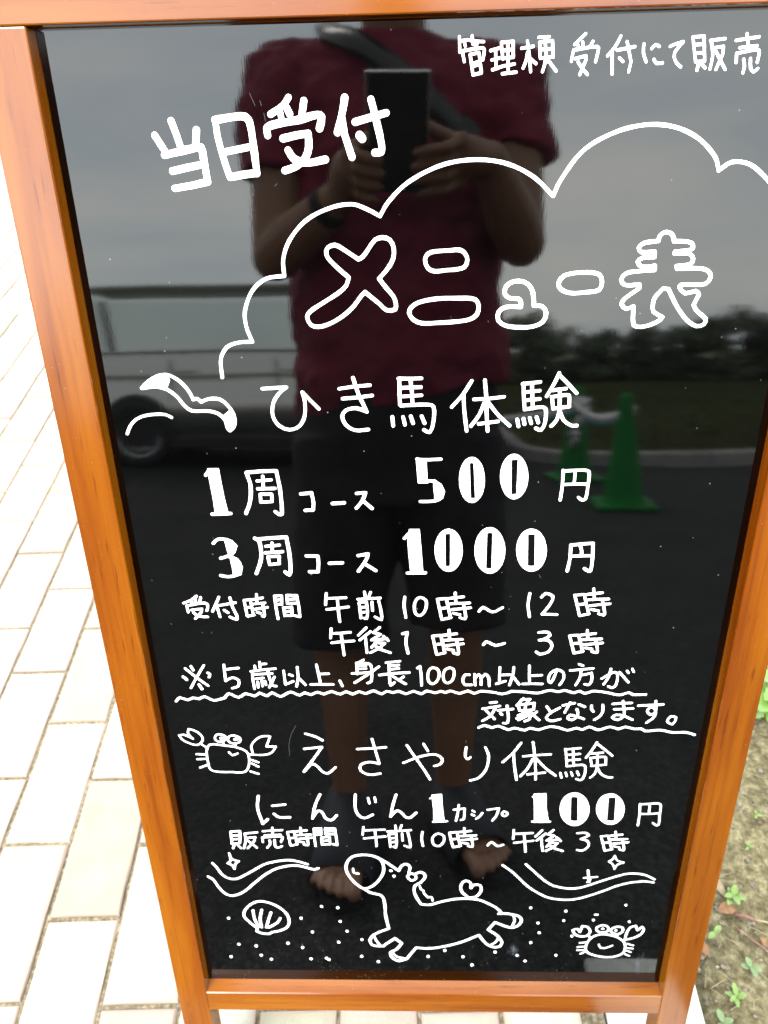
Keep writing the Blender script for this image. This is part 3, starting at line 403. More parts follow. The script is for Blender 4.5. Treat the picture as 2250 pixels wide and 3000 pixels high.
written_character||l23:1458,2585 1461,2318;l23:1463,2582 1535,2588 1532,2491;l23:1468,2537 1524,2542;l23:1471,2491 1530,2497;l23:1532,2451 1535,2342;l23:1532,2451 1624,2457 1624,2348;l23:1535,2342 1624,2348;l23:1538,2399 1621,2405;l23:1581,2585 1582,2500;l23:1582,2588 1686,2585 1701,2336 1657,2348;l23:1585,2543 1679,2549;l23:1585,2497 1682,2503
written_character||l22:2000,2609 1987,2491;l22:1998,2558 2230,2571;l23:1999,2437 2236,2468;l23:2123,2558 2135,2321
written_character||l22:2259,2544 2514,2565;l23:2272,2502 2287,2308;s23:2272,2502! 2354,2513! 2357,2379 2345,2301 2323,2315;l23:2282,2439 2350,2450;l23:2286,2379 2352,2390;l22:2348,2634 2352,2572;l22:2415,2634 2398,2572;l23:2419,2509 2423,2404;s23:2482,2527 2502,2397 2504,2302 2444,2326
written_character||s23:2641,2535 2632,2435 2646,2323
written_character||o23:2813,2512 2871,2480 2875,2395 2828,2324 2770,2338 2747,2419 2769,2485
written_character||l24:2935,2525 2976,2312;l24:2935,2525 3015,2535 3057,2328;l24:2952,2426 3032,2435;l25:2980,2306 3060,2328;l24:3025,2474 3223,2487;l24:3037,2535 3167,2553;l24:3065,2414 3234,2436;l24:3081,2374 3140,2359;l24:3093,2595 3102,2487;s24:3169,2481 3191,2344 3186,2313 3140,2328
written_character||s24:3355,2336 3395,2388 3465,2325 3523,2348
written_character||l24:3628,2569 3628,2436;l24:3631,2511 3833,2526;l24:3642,2375 3847,2410;l24:3741,2512 3772,2243
written_character||l24:3934,2567 3868,2473;l24:3975,2518 3885,2414;l24:3935,2440 3960,2256;l24:4056,2570 4002,2506 4068,2486 3992,2414 4131,2431;l24:4027,2382 4115,2376 4068,2309 3993,2256;l24:4048,2408 3998,2322;s25:4019,2355 4075,2303 4176,2257;l24:4096,2464 4145,2408
written_character||s24:4314,2525 4404,2530 4441,2491 4363,2433! 4435,2406 4452,2329 4394,2260 4335,2269
written_character||l24:4575,2476 4633,2265;l24:4575,2476 4652,2485 4710,2281;l24:4600,2377 4678,2386;l25:4637,2259 4714,2281;l24:4668,2426 4860,2438;l24:4674,2485 4800,2504;l24:4711,2365 4875,2387;l24:4724,2545 4741,2438;l24:4731,2326 4789,2311;s24:4808,2432 4841,2296 4838,2266 4792,2281
wave_drawing|two flowing white lines at the lower left|s27:280,2047 319,1982 365,1875 428,1809 509,1793 596,1835 734,1935 872,2034 991,2075 1132,2100 1235,2084 1353,2036;s28:207,1833 260,1783 306,1666 366,1564 433,1522 531,1548 621,1617 740,1744 856,1861 981,1953 1113,2002 1241,2011 1343,1979 1423,1952 1471,1972
star_drawing||o23:486,2202! 508,2110 583,2078! 541,2040 520,1954! 503,2012 454,2045! 491,2089
shell_drawing|white scallop shell drawing|o29:552,1219 591,1307 671,1395 758,1430 864,1405 977,1328 1053,1223 1077,1100 1045,992 957,929 857,900! 818,871 733,881 677,917! 690,971! 615,1060 557,1149;s29:666,1273 670,1132 706,989;s29:769,1282 737,1132 742,981;s29:874,1239 840,1133 797,981;s29:975,1143 932,1063 827,981
horse_drawing|white drawing of a leaping pony with a heart tail|o29:1784,1949 1796,2057 1855,2150 1952,2183 2075,2174 2170,2117 2206,2000 2192,1883 2133,1763 2061,1682 1975,1648 1907,1702 1827,1821;s22:1861,1969 1870,1904 1921,1891;l28:2170,2126 2251,2059 2374,1939;s28:2374,1939 2409,2021 2461,2041 2499,1998 2487,1904;o26:2470,1849 2512,1894 2560,1865 2564,1806 2511,1781;s29:2560,1885 2609,1914 2659,1891 2667,1826 2622,1756;l30:2283,1938 2288,1934;l30:2317,1854 2321,1848;s29:2622,1746 2559,1702 2545,1605 2572,1503 2621,1397! 2707,1381 2876,1444 3045,1486 3257,1478 3400,1407 3502,1325 3547,1263;s21:2608,1696 2622,1642! 2650,1616 2657,1569! 2685,1535 2699,1508! 2742,1515 2756,1454;o29:3164,1508! 3085,1609 3076,1719 3123,1779 3177,1754 3189,1660! 3222,1714 3292,1706 3302,1610 3241,1516;s30:1975,1642 2044,1581 2170,1531 2202,1419 2212,1189 2243,977! 2066,867 2019,779 2032,691 2090,665 2178,666;s25:2065,845 2092,758 2134,681;l31:2193,693 2313,804 2392,717;s32:2392,717 2324,606 2257,556 2266,471 2351,399 2448,439;s24:2279,561 2322,483 2441,439;l32:2448,439 2561,641;s31:2561,641 2766,632 3059,724 3302,868! 3394,716 3484,658 3556,674 3575,751 3520,859 3408,966! 3482,1094! 3658,1007 3743,1029 3787,1135 3748,1202 3619,1243 3519,1242;s25:3535,833 3502,750 3436,692;s24:3691,1212 3706,1118 3675,1011
sea_line_drawing|two flowing white lines at the lower right|s25:3787,2049 3884,1936 3996,1806 4105,1715 4247,1666 4386,1667 4497,1710 4662,1793 4803,1860 4913,1901 5026,1906 5131,1878 5230,1816;s25:3532,2031 3657,1910 3805,1722 3927,1606 4072,1514 4226,1481 4377,1491 4512,1542 4678,1627 4841,1720 4996,1771 5120,1783 5225,1764
star_drawing||l29:4482,1952 4509,1768;l20:4446,1833 4593,1850;l18:4487,1762 4523,1805;o20:4753,2184! 4786,2110 4862,2078! 4796,2043 4769,1976! 4748,2045 4698,2093! 4736,2130
crab_drawing|small white crab drawing at the lower right|o27:4390,966! 4442,988 4476,934! 4495,1038! 4558,1021 4595,935 4559,869 4488,859 4423,894;l27:4576,878 4613,832;o26:4732,1057 4795,1023 4796,955 4745,928 4677,954 4665,1016;o27:4895,1032 4962,1015 4966,939 4914,903 4850,929 4829,982;l31:4734,996 4741,994;l29:4888,965 4893,967;l22:4766,928 4771,901;l22:4902,903 4917,872;o27:4568,700 4600,810 4666,879 4759,901 4882,867 4986,792 5025,705 5021,577 4943,511 4823,491 4674,527 4583,590;s22:4717,720 4740,662 4801,657 4875,700;s27:5011,805 5019,922 5056,1025 5112,1047! 5139,973! 5185,1030! 5210,991 5188,905 5112,842 5011,805;l21:4492,745 4563,755;l21:4468,672 4545,682;l21:4472,617 4545,618;l21:4514,553 4560,581;l21:5046,733 5121,706;l21:5054,660 5121,651;l21:5053,614 5104,587;l21:5042,549 5093,522
sand_dot||l33:366,1143 366,1135
sand_dot||l33:1221,1151 1221,1142
sand_dot||l34:440,686 440,677
sand_dot||l34:646,656 646,647
sand_dot||l34:1033,710 1033,701
sand_dot||l34:1203,634 1203,625
sand_dot||l35:322,460 322,451
sand_dot||l34:692,489 693,479
sand_dot||l35:808,418 808,409
sand_dot||l34:1291,429 1292,420
sand_dot||l34:1480,445 1481,435
sand_dot||l34:1507,420 1507,411
sand_dot||l33:1338,914 1338,905
sand_dot||l32:1472,1352 1473,1344
sand_dot||l32:1658,1333 1659,1324
sand_dot||l33:1676,1100 1676,1091
sand_dot||l33:1750,930 1751,921
sand_dot||l34:1641,735 1642,726
sand_dot||l33:1919,783 1920,774
sand_dot||l34:1907,483 1908,474
sand_dot||l33:2011,775 2011,766
sand_dot||l33:1906,485 1907,474
sand_dot||l34:2105,390 2106,378
sand_dot||l33:2705,491 2706,480
sand_dot||l33:2903,601 2905,590
sand_dot||l33:3122,491 3123,480
sand_dot||l34:3232,341 3233,330
sand_dot||l33:3502,578 3504,567
sand_dot||l31:3879,1350 3881,1342
sand_dot||l31:4287,1293 4289,1284
sand_dot||l31:4274,1131 4275,1122
sand_dot||l31:3980,1086 3982,1077
sand_dot||l32:4004,921 4006,912
sand_dot||l32:3916,745 3918,736
sand_dot||l32:4227,522 4228,513
sand_dot||l33:3866,415 3868,406
sand_dot||l33:3767,517 3768,507
sand_dot||l32:4388,865 4390,856
sand_dot||l31:4614,1144 4616,1136
sand_dot||l30:4958,1396 4961,1388
sand_dot||l31:5027,1120 5029,1111;l26:4627,1232 4654,1232
scratch||l3:1439,9670 1449,9640 1471,9590
scratch||l3:1507,9620 1515,9589
scratch||l3:1528,9542 1536,9490
scratch||l3:1367,8979 1374,8994
scratch||l3:1393,9000 1406,9015
scratch||l3:1566,9060 1583,9078
scratch||s5:1270,3617 1274,3761 1309,3903 1364,4015
scratch||l5:3085,3816 3086,3782
scratch||l4:629,5128 641,5151
scratch||l4:5363,7544 5370,7530
scratch||l5:3704,5750 3720,5720
scratch||l4:3709,5743 3724,5717
"""

# ================================================================== GROUND
def sheet(name, x0, x1, y0, y1, z, mat, thick=0.0):
    bm = bmesh.new(); bm_box(bm, ((x0 + x1) / 2, (y0 + y1) / 2, z - 0.05), (x1 - x0, y1 - y0, 0.1))
    o = from_bm(name, bm, mat); tag(o, kind='structure'); return o
sheet('ground', -900, 900, -900, 900, -0.06, M_SAND)
sheet('parking_lot', -45, 45, -30, -0.238, -0.004, M_ASPH)
pave = sheet('pavement', -30, 0.5255, -0.236, 40, -0.0052, M_JOINT)

# individual pavers, half bond, courses run away from the board
def paver_mesh(name, seed):
    rnd = random.Random(seed)
    w, l, h, bv = 0.1108, 0.2405, 0.05, 0.0036
    bm = bmesh.new()
    lay = bm.verts.layers.float.new('rim')
    def ring(inset, z, rim, n=1):
        vs = []
        x, y = w / 2 - inset, l / 2 - inset
        pts = []
        for (ax, ay, bx, by, k) in ((-x, -y, x, -y, 3), (x, -y, x, y, 6), (x, y, -x, y, 3), (-x, y, -x, -y, 6)):
            for i in range(k):
                f = i / k; pts.append((ax + (bx - ax) * f, ay + (by - ay) * f))
        for (a, c) in pts:
            j = rnd.uniform(-0.0009, 0.0009)
            v = bm.verts.new((a + j, c + rnd.uniform(-0.0008, 0.0008), z + rnd.uniform(-0.0002, 0.0002))); v[lay] = rim; vs.append(v)
        return vs
    R = [ring(0, -h, 1), ring(0, -bv, 1), ring(bv * 0.5, -bv * 0.25, 0.8), ring(bv * 1.4, 0, 0.55), ring(bv * 4.5, 0.0002, 0)]
    for a, b_ in zip(R, R[1:]):
        n = len(a)
        for i in range(n): bm.faces.new((a[i], a[(i + 1) % n], b_[(i + 1) % n], b_[i]))
    bm.faces.new(R[-1])
    me = bpy.data.meshes.new(name); bm.to_mesh(me); bm.free()
    return me
PM = []
for k, m in enumerate((M_BR[0], M_BR[0], M_BR[0], M_BR[1], M_BR[1], M_BR[3], M_BR[2])):
    me = paver_mesh('paver', k); me.materials.append(m); PM.append(me)
SX, SY = 0.1168, 0.2465
cells = []
for i in range(-34, 9):
    for j in range(-2, 33):
        yc = 0.181 + SY / 2 + j * SY + (SY / 2 if i % 2 else 0)
        xc = -0.2662 + i * SX - 0.035 * (yc - 0.1) - 0.0
        if yc - SY / 2 < -0.236 or xc + SX / 2 > 0.524: continue
        # what the photograph (or a step to the side) could see
        if xc < -0.75 - 0.50 * max(yc, 0): continue
        if xc > 0.3 and yc > 1.3: continue
        cells.append((xc, yc))
def seen_rank(c):
    x, y = c
    left = (x + 0.32 + 0.45 * y) ; return abs(x + 0.36 + 0.20 * y) * 0.8 + y * 0.35 + (0.0 if x < 0.1 else 0.1)
cells.sort(key=seen_rank)
rb = random.Random(5)
far_v, far_f, far_m, far_r = [], [], [], []
for n_, (xc, yc) in enumerate(cells):
    me = rb.choice(PM)
    if abs(xc + 0.284) < 0.06 and 0.18 < yc < 0.43: me = PM[5]
    if abs(xc + 0.14) < 0.06 and abs(yc) < 0.12: me = PM[6]
    rz = 0.035 + rb.uniform(-0.004, 0.004); dz = rb.uniform(-0.0012, 0.0012)
    mat_ = Matrix.Translation((xc, yc, dz)) @ Matrix.Rotation(rz, 4, 'Z') @ Matrix.Rotation(rb.uniform(-0.004, 0.004), 4, 'X')
    if n_ < 300:
        o = bpy.data.objects.new('brick', me); COL.objects.link(o); o.parent = pave; o.matrix_world = mat_
    else:
        b0 = len(far_v)
        far_v += [mat_ @ v.co for v in me.vertices]
        far_f += [tuple(b0 + q for q in p_.vertices) for p_ in me.polygons]
        far_m += [PM.index(me)] * len(me.polygons)
me = bpy.data.meshes.new('far_bricks'); me.from_pydata([tuple(v) for v in far_v], [], far_f)
for q in PM: me.materials.append(q.materials[0])
me.polygons.foreach_set('material_index', far_m); me.update()
fb = bpy.data.objects.new('far_bricks', me); COL.objects.link(fb); fb.parent = pave; tag(fb, kind='stuff')

# pale concrete edging between the pavers and the planting bed
edging = empty('edging', (0.596, 0.2, 0)); tag(edging, kind='structure')
bm = bmesh.new(); bm_box(bm, (0, 0, -0.05), (0.134, 0.597, 0.12), 0.006, 2)
me_e = bpy.data.meshes.new('edging_stone'); bm.to_mesh(me_e); bm.free(); me_e.materials.append(M_CONC)
for k in range(9):
    o = bpy.data.objects.new('edging_stone', me_e); COL.objects.link(o); o.parent = edging
    o.location = (random.uniform(-0.001, 0.001), -0.1685 + k * 0.602, random.uniform(-0.001, 0.001))

# planting bed: lumpy sandy soil
bm = bmesh.new(); nx, ny = 90, 150
gv = []
for j in range(ny):
    row = []
    for i in range(nx):
        x = 0.6655 + 1.0 * (i / (nx - 1)) ** 1.25; y = -0.272 + 2.6 * (j / (ny - 1)) ** 1.3
        h = mnoise.noise(Vector((x * 9, y * 9, 0))) * 0.014 + mnoise.noise(Vector((x * 38, y * 38, 3))) * 0.006 + mnoise.noise(Vector((x * 110, y * 110, 9))) * 0.0025
        e = min(1, (x - 0.6655) / 0.05)
        row.append(bm.verts.new((x, y, -0.022 + h * e + 0.012 * e)))
    gv.append(row)
for j in range(ny - 1):
    for i in range(nx - 1): bm.faces.new((gv[j][i], gv[j][i + 1], gv[j + 1][i + 1], gv[j + 1][i]))
soil = from_bm('soil', bm, M_SOIL, smooth=True); tag(soil, kind='structure')
def soil_z(x, y):
    h = mnoise.noise(Vector((x * 9, y * 9, 0))) * 0.014 + mnoise.noise(Vector((x * 38, y * 38, 3))) * 0.006
    return -0.010 + h * min(1, (x - 0.6655) / 0.05)
sheet('planting_bed', 0.6655, 6, -0.272, 12, -0.030, M_SOIL)
# crumbs and grit
bm = bmesh.new(); rs = random.Random(3)
for k in range(2600):
    x = 0.672 + rs.random() ** 1.5 * 0.5; y = -0.05 + rs.random() * 1.2; r = 0.0008 + 0.0052 * rs.random() ** 4
    q = bmesh.ops.create_icosphere(bm, subdivisions=1, radius=r)
    sx = rs.uniform(0.7, 1.3)
    for v in q['verts']: v.co = Vector((v.co.x * sx, v.co.y, v.co.z * 0.7)) * rs.uniform(0.85, 1.15) + Vector((x, y, soil_z(x, y) + r * 0.3))
M_GRIT = speckle('soil_grit', [(0.05, 0.043, 0.03), (0.10, 0.088, 0.066), (0.21, 0.19, 0.15)], 60, 0.95, 0.3, 0.001, 30.0)
tag(from_bm('grit', bm, M_GRIT), 'loose pale grit lying on the soil beside the sign', 'grit', kind='stuff')

# ================================================================== THE SIGN
T14 = math.radians(14); HR = 0.22
BM_ = Matrix.Translation((0, 0, HR)) @ Matrix(((1, 0, 0, 0), (0, math.sin(T14), -math.cos(T14), 0), (0, math.cos(T14), math.sin(T14), 0), (0, 0, 0, 1)))
W_, H_ = 0.55, 1.00923
sign = empty('menu_board_stand', (0.275, -0.055, 0.0))
tag(sign, 'orange-brown wooden A-frame sign with glossy black panel covered in white handwriting', 'sign')
def on_board(o, mtx=BM_, parent=sign):
    o.parent = parent; o.matrix_parent_inverse = Matrix.Translation(-sign.location)
    o.matrix_basis = mtx
    return o
def board_box(name, c, s, mat, bev=0.0012, mtx=BM_):
    return on_board(box_obj(name, c, s, mat, None, bev, 2), mtx)
TH = 0.030
FOOT = -(HR / math.cos(T14)) + 0.002
for (x, nm) in ((-0.018, 'a'), (W_ + 0.018, 'b')):
    board_box('post', (x, (H_ + FOOT) / 2, -TH / 2), (0.036, H_ - FOOT, TH), M_WY)
board_box('top_rail', (W_ / 2, H_ + 0.0195, -TH / 2), (W_ + 0.072, 0.0385, TH), M_WX)
_x0, _x1 = 0.0002, W_ - 0.0002
_pr = [(-0.033, -TH), (-0.033, -0.0012), (-0.0322, 0.0), (-0.0012, 0.0), (0.0, -0.0012), (0.0016, -0.0085), (0.0034, -0.0155), (0.0034, -TH)]
on_board(link_mesh('bottom_rail', [(x, v, z) for x in (_x0, _x1) for v, z in _pr], [tuple(range(8)), tuple(range(15, 7, -1))] + [(k, 8 + k, 8 + (k + 1) % 8, (k + 1) % 8) for k in range(8)], M_WX))
panel = board_box('black_panel', (W_ / 2, H_ / 2, -0.0155 - 0.003), (W_ - 0.0006, H_ - 0.0006, 0.006), M_PANEL, 0.0)
# rear half of the A-frame, hinged at the top
apex = BM_ @ Vector((0, H_ + 0.03, -TH - 0.004))
RB = Matrix.Translation((0, apex.y, apex.z)) @ Matrix(((-1, 0, 0, 0), (0, -math.sin(T14), math.cos(T14), 0), (0, math.cos(T14), math.sin(T14), 0), (0, 0, 0, 1)))
LEN = apex.z / math.cos(T14)
for x in (0.018, -(W_ + 0.018)):
    board_box('rear_post', (x, -LEN / 2 + 0.004, -TH / 2), (0.034, LEN - 0.01, TH), M_WY, 0.0012, RB)
board_box('rear_top_rail', (-W_ / 2, -0.010, -TH / 2), (W_ - 0.002, 0.034, TH), M_WX, 0.0012, RB)
board_box('rear_bottom_rail', (-W_ / 2, -H_ - 0.045, -TH / 2), (W_ - 0.002, 0.033, TH), M_WX, 0.0012, RB)
board_box('rear_panel', (-W_ / 2, -H_ / 2 - 0.028, -TH / 2), (W_ - 0.002, H_ - 0.002, 0.006), M_PANEL, 0.0, RB)
M_BRASS = simple('dull_brass', (0.35, 0.24, 0.08), 0.35, metallic=1.0)
for x in (0.07, W_ - 0.07):
    bm = bmesh.new()
    a = apex + Vector((x, 0, 0.004))
    tube(bm, [a - Vector((0.022, 0, 0)), a + Vector((0.022, 0, 0))], [0.004, 0.004], 12)
    bm_box(bm, (x, apex.y - 0.014, apex.z + 0.0035), (0.04, 0.022, 0.0016)); bm_box(bm, (x, apex.y + 0.014, apex.z + 0.0035), (0.04, 0.022, 0.0016))
    h = from_bm('hinge', bm, M_BRASS); h.parent = sign; h.matrix_parent_inverse = Matrix.Translation(-sign.location)

# ---- handwriting and drawings: paint-marker strokes, coordinates in 0.1 mm on the panel
PZ = -0.0155
def smooth_pts(P, closed):
    """centripetal-ish Catmull-Rom, '!' points stay sharp"""
    n = len(P)
    if n < 3: return [(a, b) for a, b, c in P]
    out = []
    rng = range(n) if closed else range(n - 1)
    for i in rng:
        p1, p2 = P[i], P[(i + 1) % n]
        p0 = P[(i - 1) % n] if (closed or i > 0) else p1
        p3 = P[(i + 2) % n] if (closed or i + 2 < n) else p2
        if p1[2]: p0 = (2 * p1[0] - p2[0], 2 * p1[1] - p2[1])
        if p2[2]: p3 = (2 * p2[0] - p1[0], 2 * p2[1] - p1[1])
        L = math.hypot(p2[0] - p1[0], p2[1] - p1[1])
        la = max(math.hypot(p1[0] - p0[0], p1[1] - p0[1]), 1e-6); lb = max(math.hypot(p3[0] - p2[0], p3[1] - p2[1]), 1e-6)
        t1 = ((p2[0] - p0[0]), (p2[1] - p0[1])); t2 = ((p3[0] - p1[0]), (p3[1] - p1[1]))
        k1 = L / (la + L); k2 = L / (lb + L)
        m1 = (t1[0] * k1, t1[1] * k1); m2 = (t2[0] * k2, t2[1] * k2)
        st = max(2, min(12, int(L / 3.0)))
        for s in range(st):
            t = s / st; a = 2 * t**3 - 3 * t**2 + 1; b = t**3 - 2 * t**2 + t; c = -2 * t**3 + 3 * t**2; d = t**3 - t**2
            out.append((a * p1[0] + b * m1[0] + c * p2[0] + d * m2[0], a * p1[1] + b * m1[1] + c * p2[1] + d * m2[1]))
    if not closed: out.append(P[-1][:2])
    return out
zc = 0
M_SCR = simple('faint_scratch', (0.020, 0.020, 0.020), 0.6)
def layer():
    global zc
    zc = (zc + 1) % 90
    return PZ + 0.00003 + zc * 0.0000045
ri = random.Random(11)
def ink_capsule(V, F, a, b, ra, rb_):
    z = layer(); dx, dy = b[0] - a[0], b[1] - a[1]; ang = math.atan2(dy, dx); k = 7; i0 = len(V)
    for s in range(k + 1):
        t = ang + PI / 2 + PI * s / k; V.append((a[0] + ra * math.cos(t), a[1] + ra * math.sin(t), z))
    for s in range(k + 1):
        t = ang - PI / 2 + PI * s / k; V.append((b[0] + rb_ * math.cos(t), b[1] + rb_ * math.sin(t), z))
    F.append(tuple(range(i0, len(V))))
for line in INK.strip().split('\n'):
    name, lab, data = line.split('|'); V, F = [], []
    for st in data.split(';'):
        hd, pts = st.split(':'); kind = hd[0]; w = int(hd[1:]) / 10000.0
        P = []
        for tk in pts.split():
            c = tk.endswith('!'); a, b = tk.rstrip('!').split(','); P.append((int(a) / 10.0, int(b) / 10.0, c))
        if kind == 'f':
            z = layer(); i0 = len(V); V += [(a / 1000, b / 1000, z) for a, b, c in P]; F.append(tuple(range(i0, len(V))))
            rr = 0.0007; Q = [(a, b) for a, b, c in P]; Q.append(Q[0])
        else:
            Q = smooth_pts(P, kind == 'o') if kind in 'so' else [(a, b) for a, b, c in P]
            if kind == 'o': Q = Q + [Q[0]]
            rr = w / 2
        if kind in 'l' and len(Q) > 1:          # a hand never draws a ruler-straight stroke
            R_ = []
            for a, b in zip(Q, Q[1:]):
                L = math.hypot(b[0] - a[0], b[1] - a[1]); nn = max(1, int(L / 9)); nrm = (-(b[1] - a[1]) / max(L, .01), (b[0] - a[0]) / max(L, .01)); amp = ri.uniform(-0.02, 0.02) * L
                for s in range(nn):
                    t = s / nn; o_ = amp * 4 * t * (1 - t); R_.append((a[0] + (b[0] - a[0]) * t + nrm[0] * o_, a[1] + (b[1] - a[1]) * t + nrm[1] * o_))
            R_.append(Q[-1]); Q = R_
        ph = ri.uniform(0, 6.28); rprev = None
        for i, (a, b) in enumerate(zip(Q, Q[1:])):
            def rad(u): return rr * (1 + 0.05 * math.sin(u * 0.9 + ph) + ri.uniform(-0.02, 0.02))
            if rprev is None: rprev = rad(0)
            r2 = rad(i + 1)
            ink_capsule(V, F, (a[0] / 1000, a[1] / 1000), (b[0] / 1000, b[1] / 1000), rprev, r2); rprev = r2
    o = link_mesh(name, V, F, M_SCR if name == 'scratch' else M_INK)
    if lab: o['label'] = lab
    on_board(o)
# wiped smears of old marker near the lower right corner, beside the first drawing, thin scratches
def smear_mat():
    m, t, b = new_mat('wiped_marker_haze')
    v = coords(t, (60, 25, 60)); n = N(t, 'ShaderNodeTexNoise', Scale=1.0, Detail=5.0, Distortion=1.5); t.links.new(v, n.inputs['Vector'])
    b.inputs['Base Color'].default_value = (0.35, 0.40, 0.5, 1); b.inputs['Roughness'].default_value = 0.7
    tr = t.nodes.new('ShaderNodeBsdfTransparent'); ms = t.nodes.new('ShaderNodeMixShader'); out = t.nodes['Material Output']
    f = ramp(t, n.outputs['Fac'], [(0.42, (0, 0, 0)), (0.75, (0.22, 0.22, 0.22))])
    at = t.nodes.new('ShaderNodeAttribute'); at.attribute_name = 'fade'
    mu = t.nodes.new('ShaderNodeMath'); mu.operation = 'MULTIPLY'
    t.links.new(f, mu.inputs[0]); t.links.new(at.outputs['Fac'], mu.inputs[1]); t.links.new(mu.outputs[0], ms.inputs[0])
    t.links.new(tr.outputs[0], ms.inputs[1]); t.links.new(b.outputs[0], ms.inputs[2]); t.links.new(ms.outputs[0], out.inputs['Surface'])
    return m
M_SMEAR = smear_mat()
for (cx_, cy_, rx_, ry_) in ((0.524, 0.040, 0.008, 0.022), (0.372, 0.058, 0.010, 0.018)):
    bm = bmesh.new(); lay = bm.verts.layers.float.new('fade')
    c0 = bm.verts.new((cx_, cy_, PZ + 0.0005)); c0[lay] = 1.0
    rings = []
    for q in range(1, 5):
        rg = []
        for k in range(20):
            a = 2 * PI * k / 20; v = bm.verts.new((cx_ + rx_ * q / 4 * math.cos(a) * (1 - 0.6 * max(0, math.sin(a))) + 0.15 * rx_ * math.sin(3 * a + q), cy_ + ry_ * q / 4 * math.sin(a), PZ + 0.0005)); v[lay] = 1 - q / 4; rg.append(v)
        rings.append(rg)
    for k in range(20): bm.faces.new((c0, rings[0][k], rings[0][(k + 1) % 20]))
    for a_, b_ in zip(rings, rings[1:]):
        for k in range(20): bm.faces.new((a_[k], b_[k], b_[(k + 1) % 20], a_[(k + 1) % 20]))
    on_board(from_bm('wiped_smear', bm, M_SMEAR))
# ================================================================== PLANTS, LEAVES, TWIGS ON THE BED
M_LEAF = simple('seedling_leaf', (0.072, 0.128, 0.014), 0.5, 0.3, 80)
M_LEAF2 = simple('pale_green_leaf', (0.070, 0.110, 0.036), 0.55, 0.25, 60)
M_LEAFD = simple('broad_green_leaf', (0.075, 0.150, 0.014), 0.45, 0.35, 50)
M_DRY = simple('dry_leaf', (0.12, 0.055, 0.020), 0.8, 0.35, 90)
M_TAN = simple('tan_dry_leaf', (0.14, 0.11, 0.065), 0.85, 0.25, 90)
M_TWIG = simple('red_stem', (0.13, 0.055, 0.045), 0.8, 0.3, 60)
M_TWIG2 = simple('straw_stem', (0.20, 0.16, 0.09), 0.8, 0.2, 60)
def leaf_mesh(bm, base, d, up, L, wd, curl=0.3, serr=0):
    d = d.normalized(); side = d.cross(up).normalized(); n = 7; rows = []
    for i in range(n + 1):
        t = i / n; wv = wd * math.sin(PI * min(1, t * 0.93 + 0.05)) ** 0.75
        if serr and i % 2: wv *= 1 - serr
        c = base + d * (L * t) + up * (L * curl * (t - t * t * 1.4))
        rows.append((bm.verts.new(c - side * wv + up * wv * 0.25), bm.verts.new(c - up * wv * 0.05), bm.verts.new(c + side * wv + up * wv * 0.25)))
    for a, b_ in zip(rows, rows[1:]):
        bm.faces.new((a[0], a[1], b_[1], b_[0])); bm.faces.new((a[1], a[2], b_[2], b_[1]))
def seedling(x, y, s, nleaf, mat, label, seed, grp='seedlings sprouting in the sandy bed', rot=0.0, serr=0):
    s *= 0.78; r = random.Random(seed); z = soil_z(x, y)
    root = empty('seedling', (x, y, z)); tag(root, label, 'seedling', grp)
    bm = bmesh.new(); tube(bm, [(0, 0, -0.003), (0.001, 0, s * 0.25), (0, 0.001, s * 0.45)], [s * 0.05, s * 0.04, s * 0.03], 6)
    from_bm('stem', bm, mat, root, True)
    for k in range(nleaf):
        a = rot + 2 * PI * k / nleaf + r.uniform(-0.35, 0.35)
        bm = bmesh.new(); L = s * r.uniform(0.75, 1.1)
        leaf_mesh(bm, Vector((0, 0, s * (0.2 + 0.25 * (k % 2)))), Vector((math.cos(a), math.sin(a), r.uniform(0.1, 0.45))), Vector((0, 0, 1)), L, L * r.uniform(0.22, 0.32), 0.3, serr)
        from_bm('leaf', bm, mat, root, True)
seedling(0.761, 0.222, 0.026, 6, M_LEAF, 'bright green six-leaved seedling just above the curled orange leaf', 1)
seedling(0.716, 0.166, 0.022, 2, M_LEAF, 'yellow-green seedling with two oval leaves close to the wooden post', 2, rot=0.4)
seedling(0.752, 0.116, 0.024, 4, M_LEAF2, 'pale green round-leaved seedling below the brown twig', 3)
seedling(0.716, 0.075, 0.022, 5, M_LEAF, 'ragged bright green seedling beside the white edging stone', 5, serr=0.35)
seedling(0.689, 0.044, 0.022, 3, M_LEAF2, 'pale green seedling against the end of the edging stone', 6)
seedling(0.815, 0.305, 0.014, 3, M_LEAF, 'tiny green sprout alone in bare soil above the twigs', 7)
seedling(0.845, 0.36, 0.012, 3, M_LEAF, 'tiniest sprout, farthest of those in bare soil', 8)
bm = bmesh.new(); rz_ = random.Random(31)
for k in range(110):
    x = 0.675 + rz_.random() * 0.35; y = 0.0 + rz_.random() * 0.8; a = rz_.uniform(0, PI); L = rz_.uniform(0.008, 0.035)
    d = Vector((math.cos(a), math.sin(a), 0)) * L
    P0 = Vector((x, y, soil_z(x, y) + 0.003)); tube(bm, [P0, P0 + d * 0.5 + Vector((0, 0, rz_.uniform(0, 0.004))), P0 + d], [0.0006, 0.0005, 0.0003], 4)
tag(from_bm('dry_straw', bm, M_TWIG2), 'scraps of dry straw strewn over the soil', 'straw', kind='stuff')
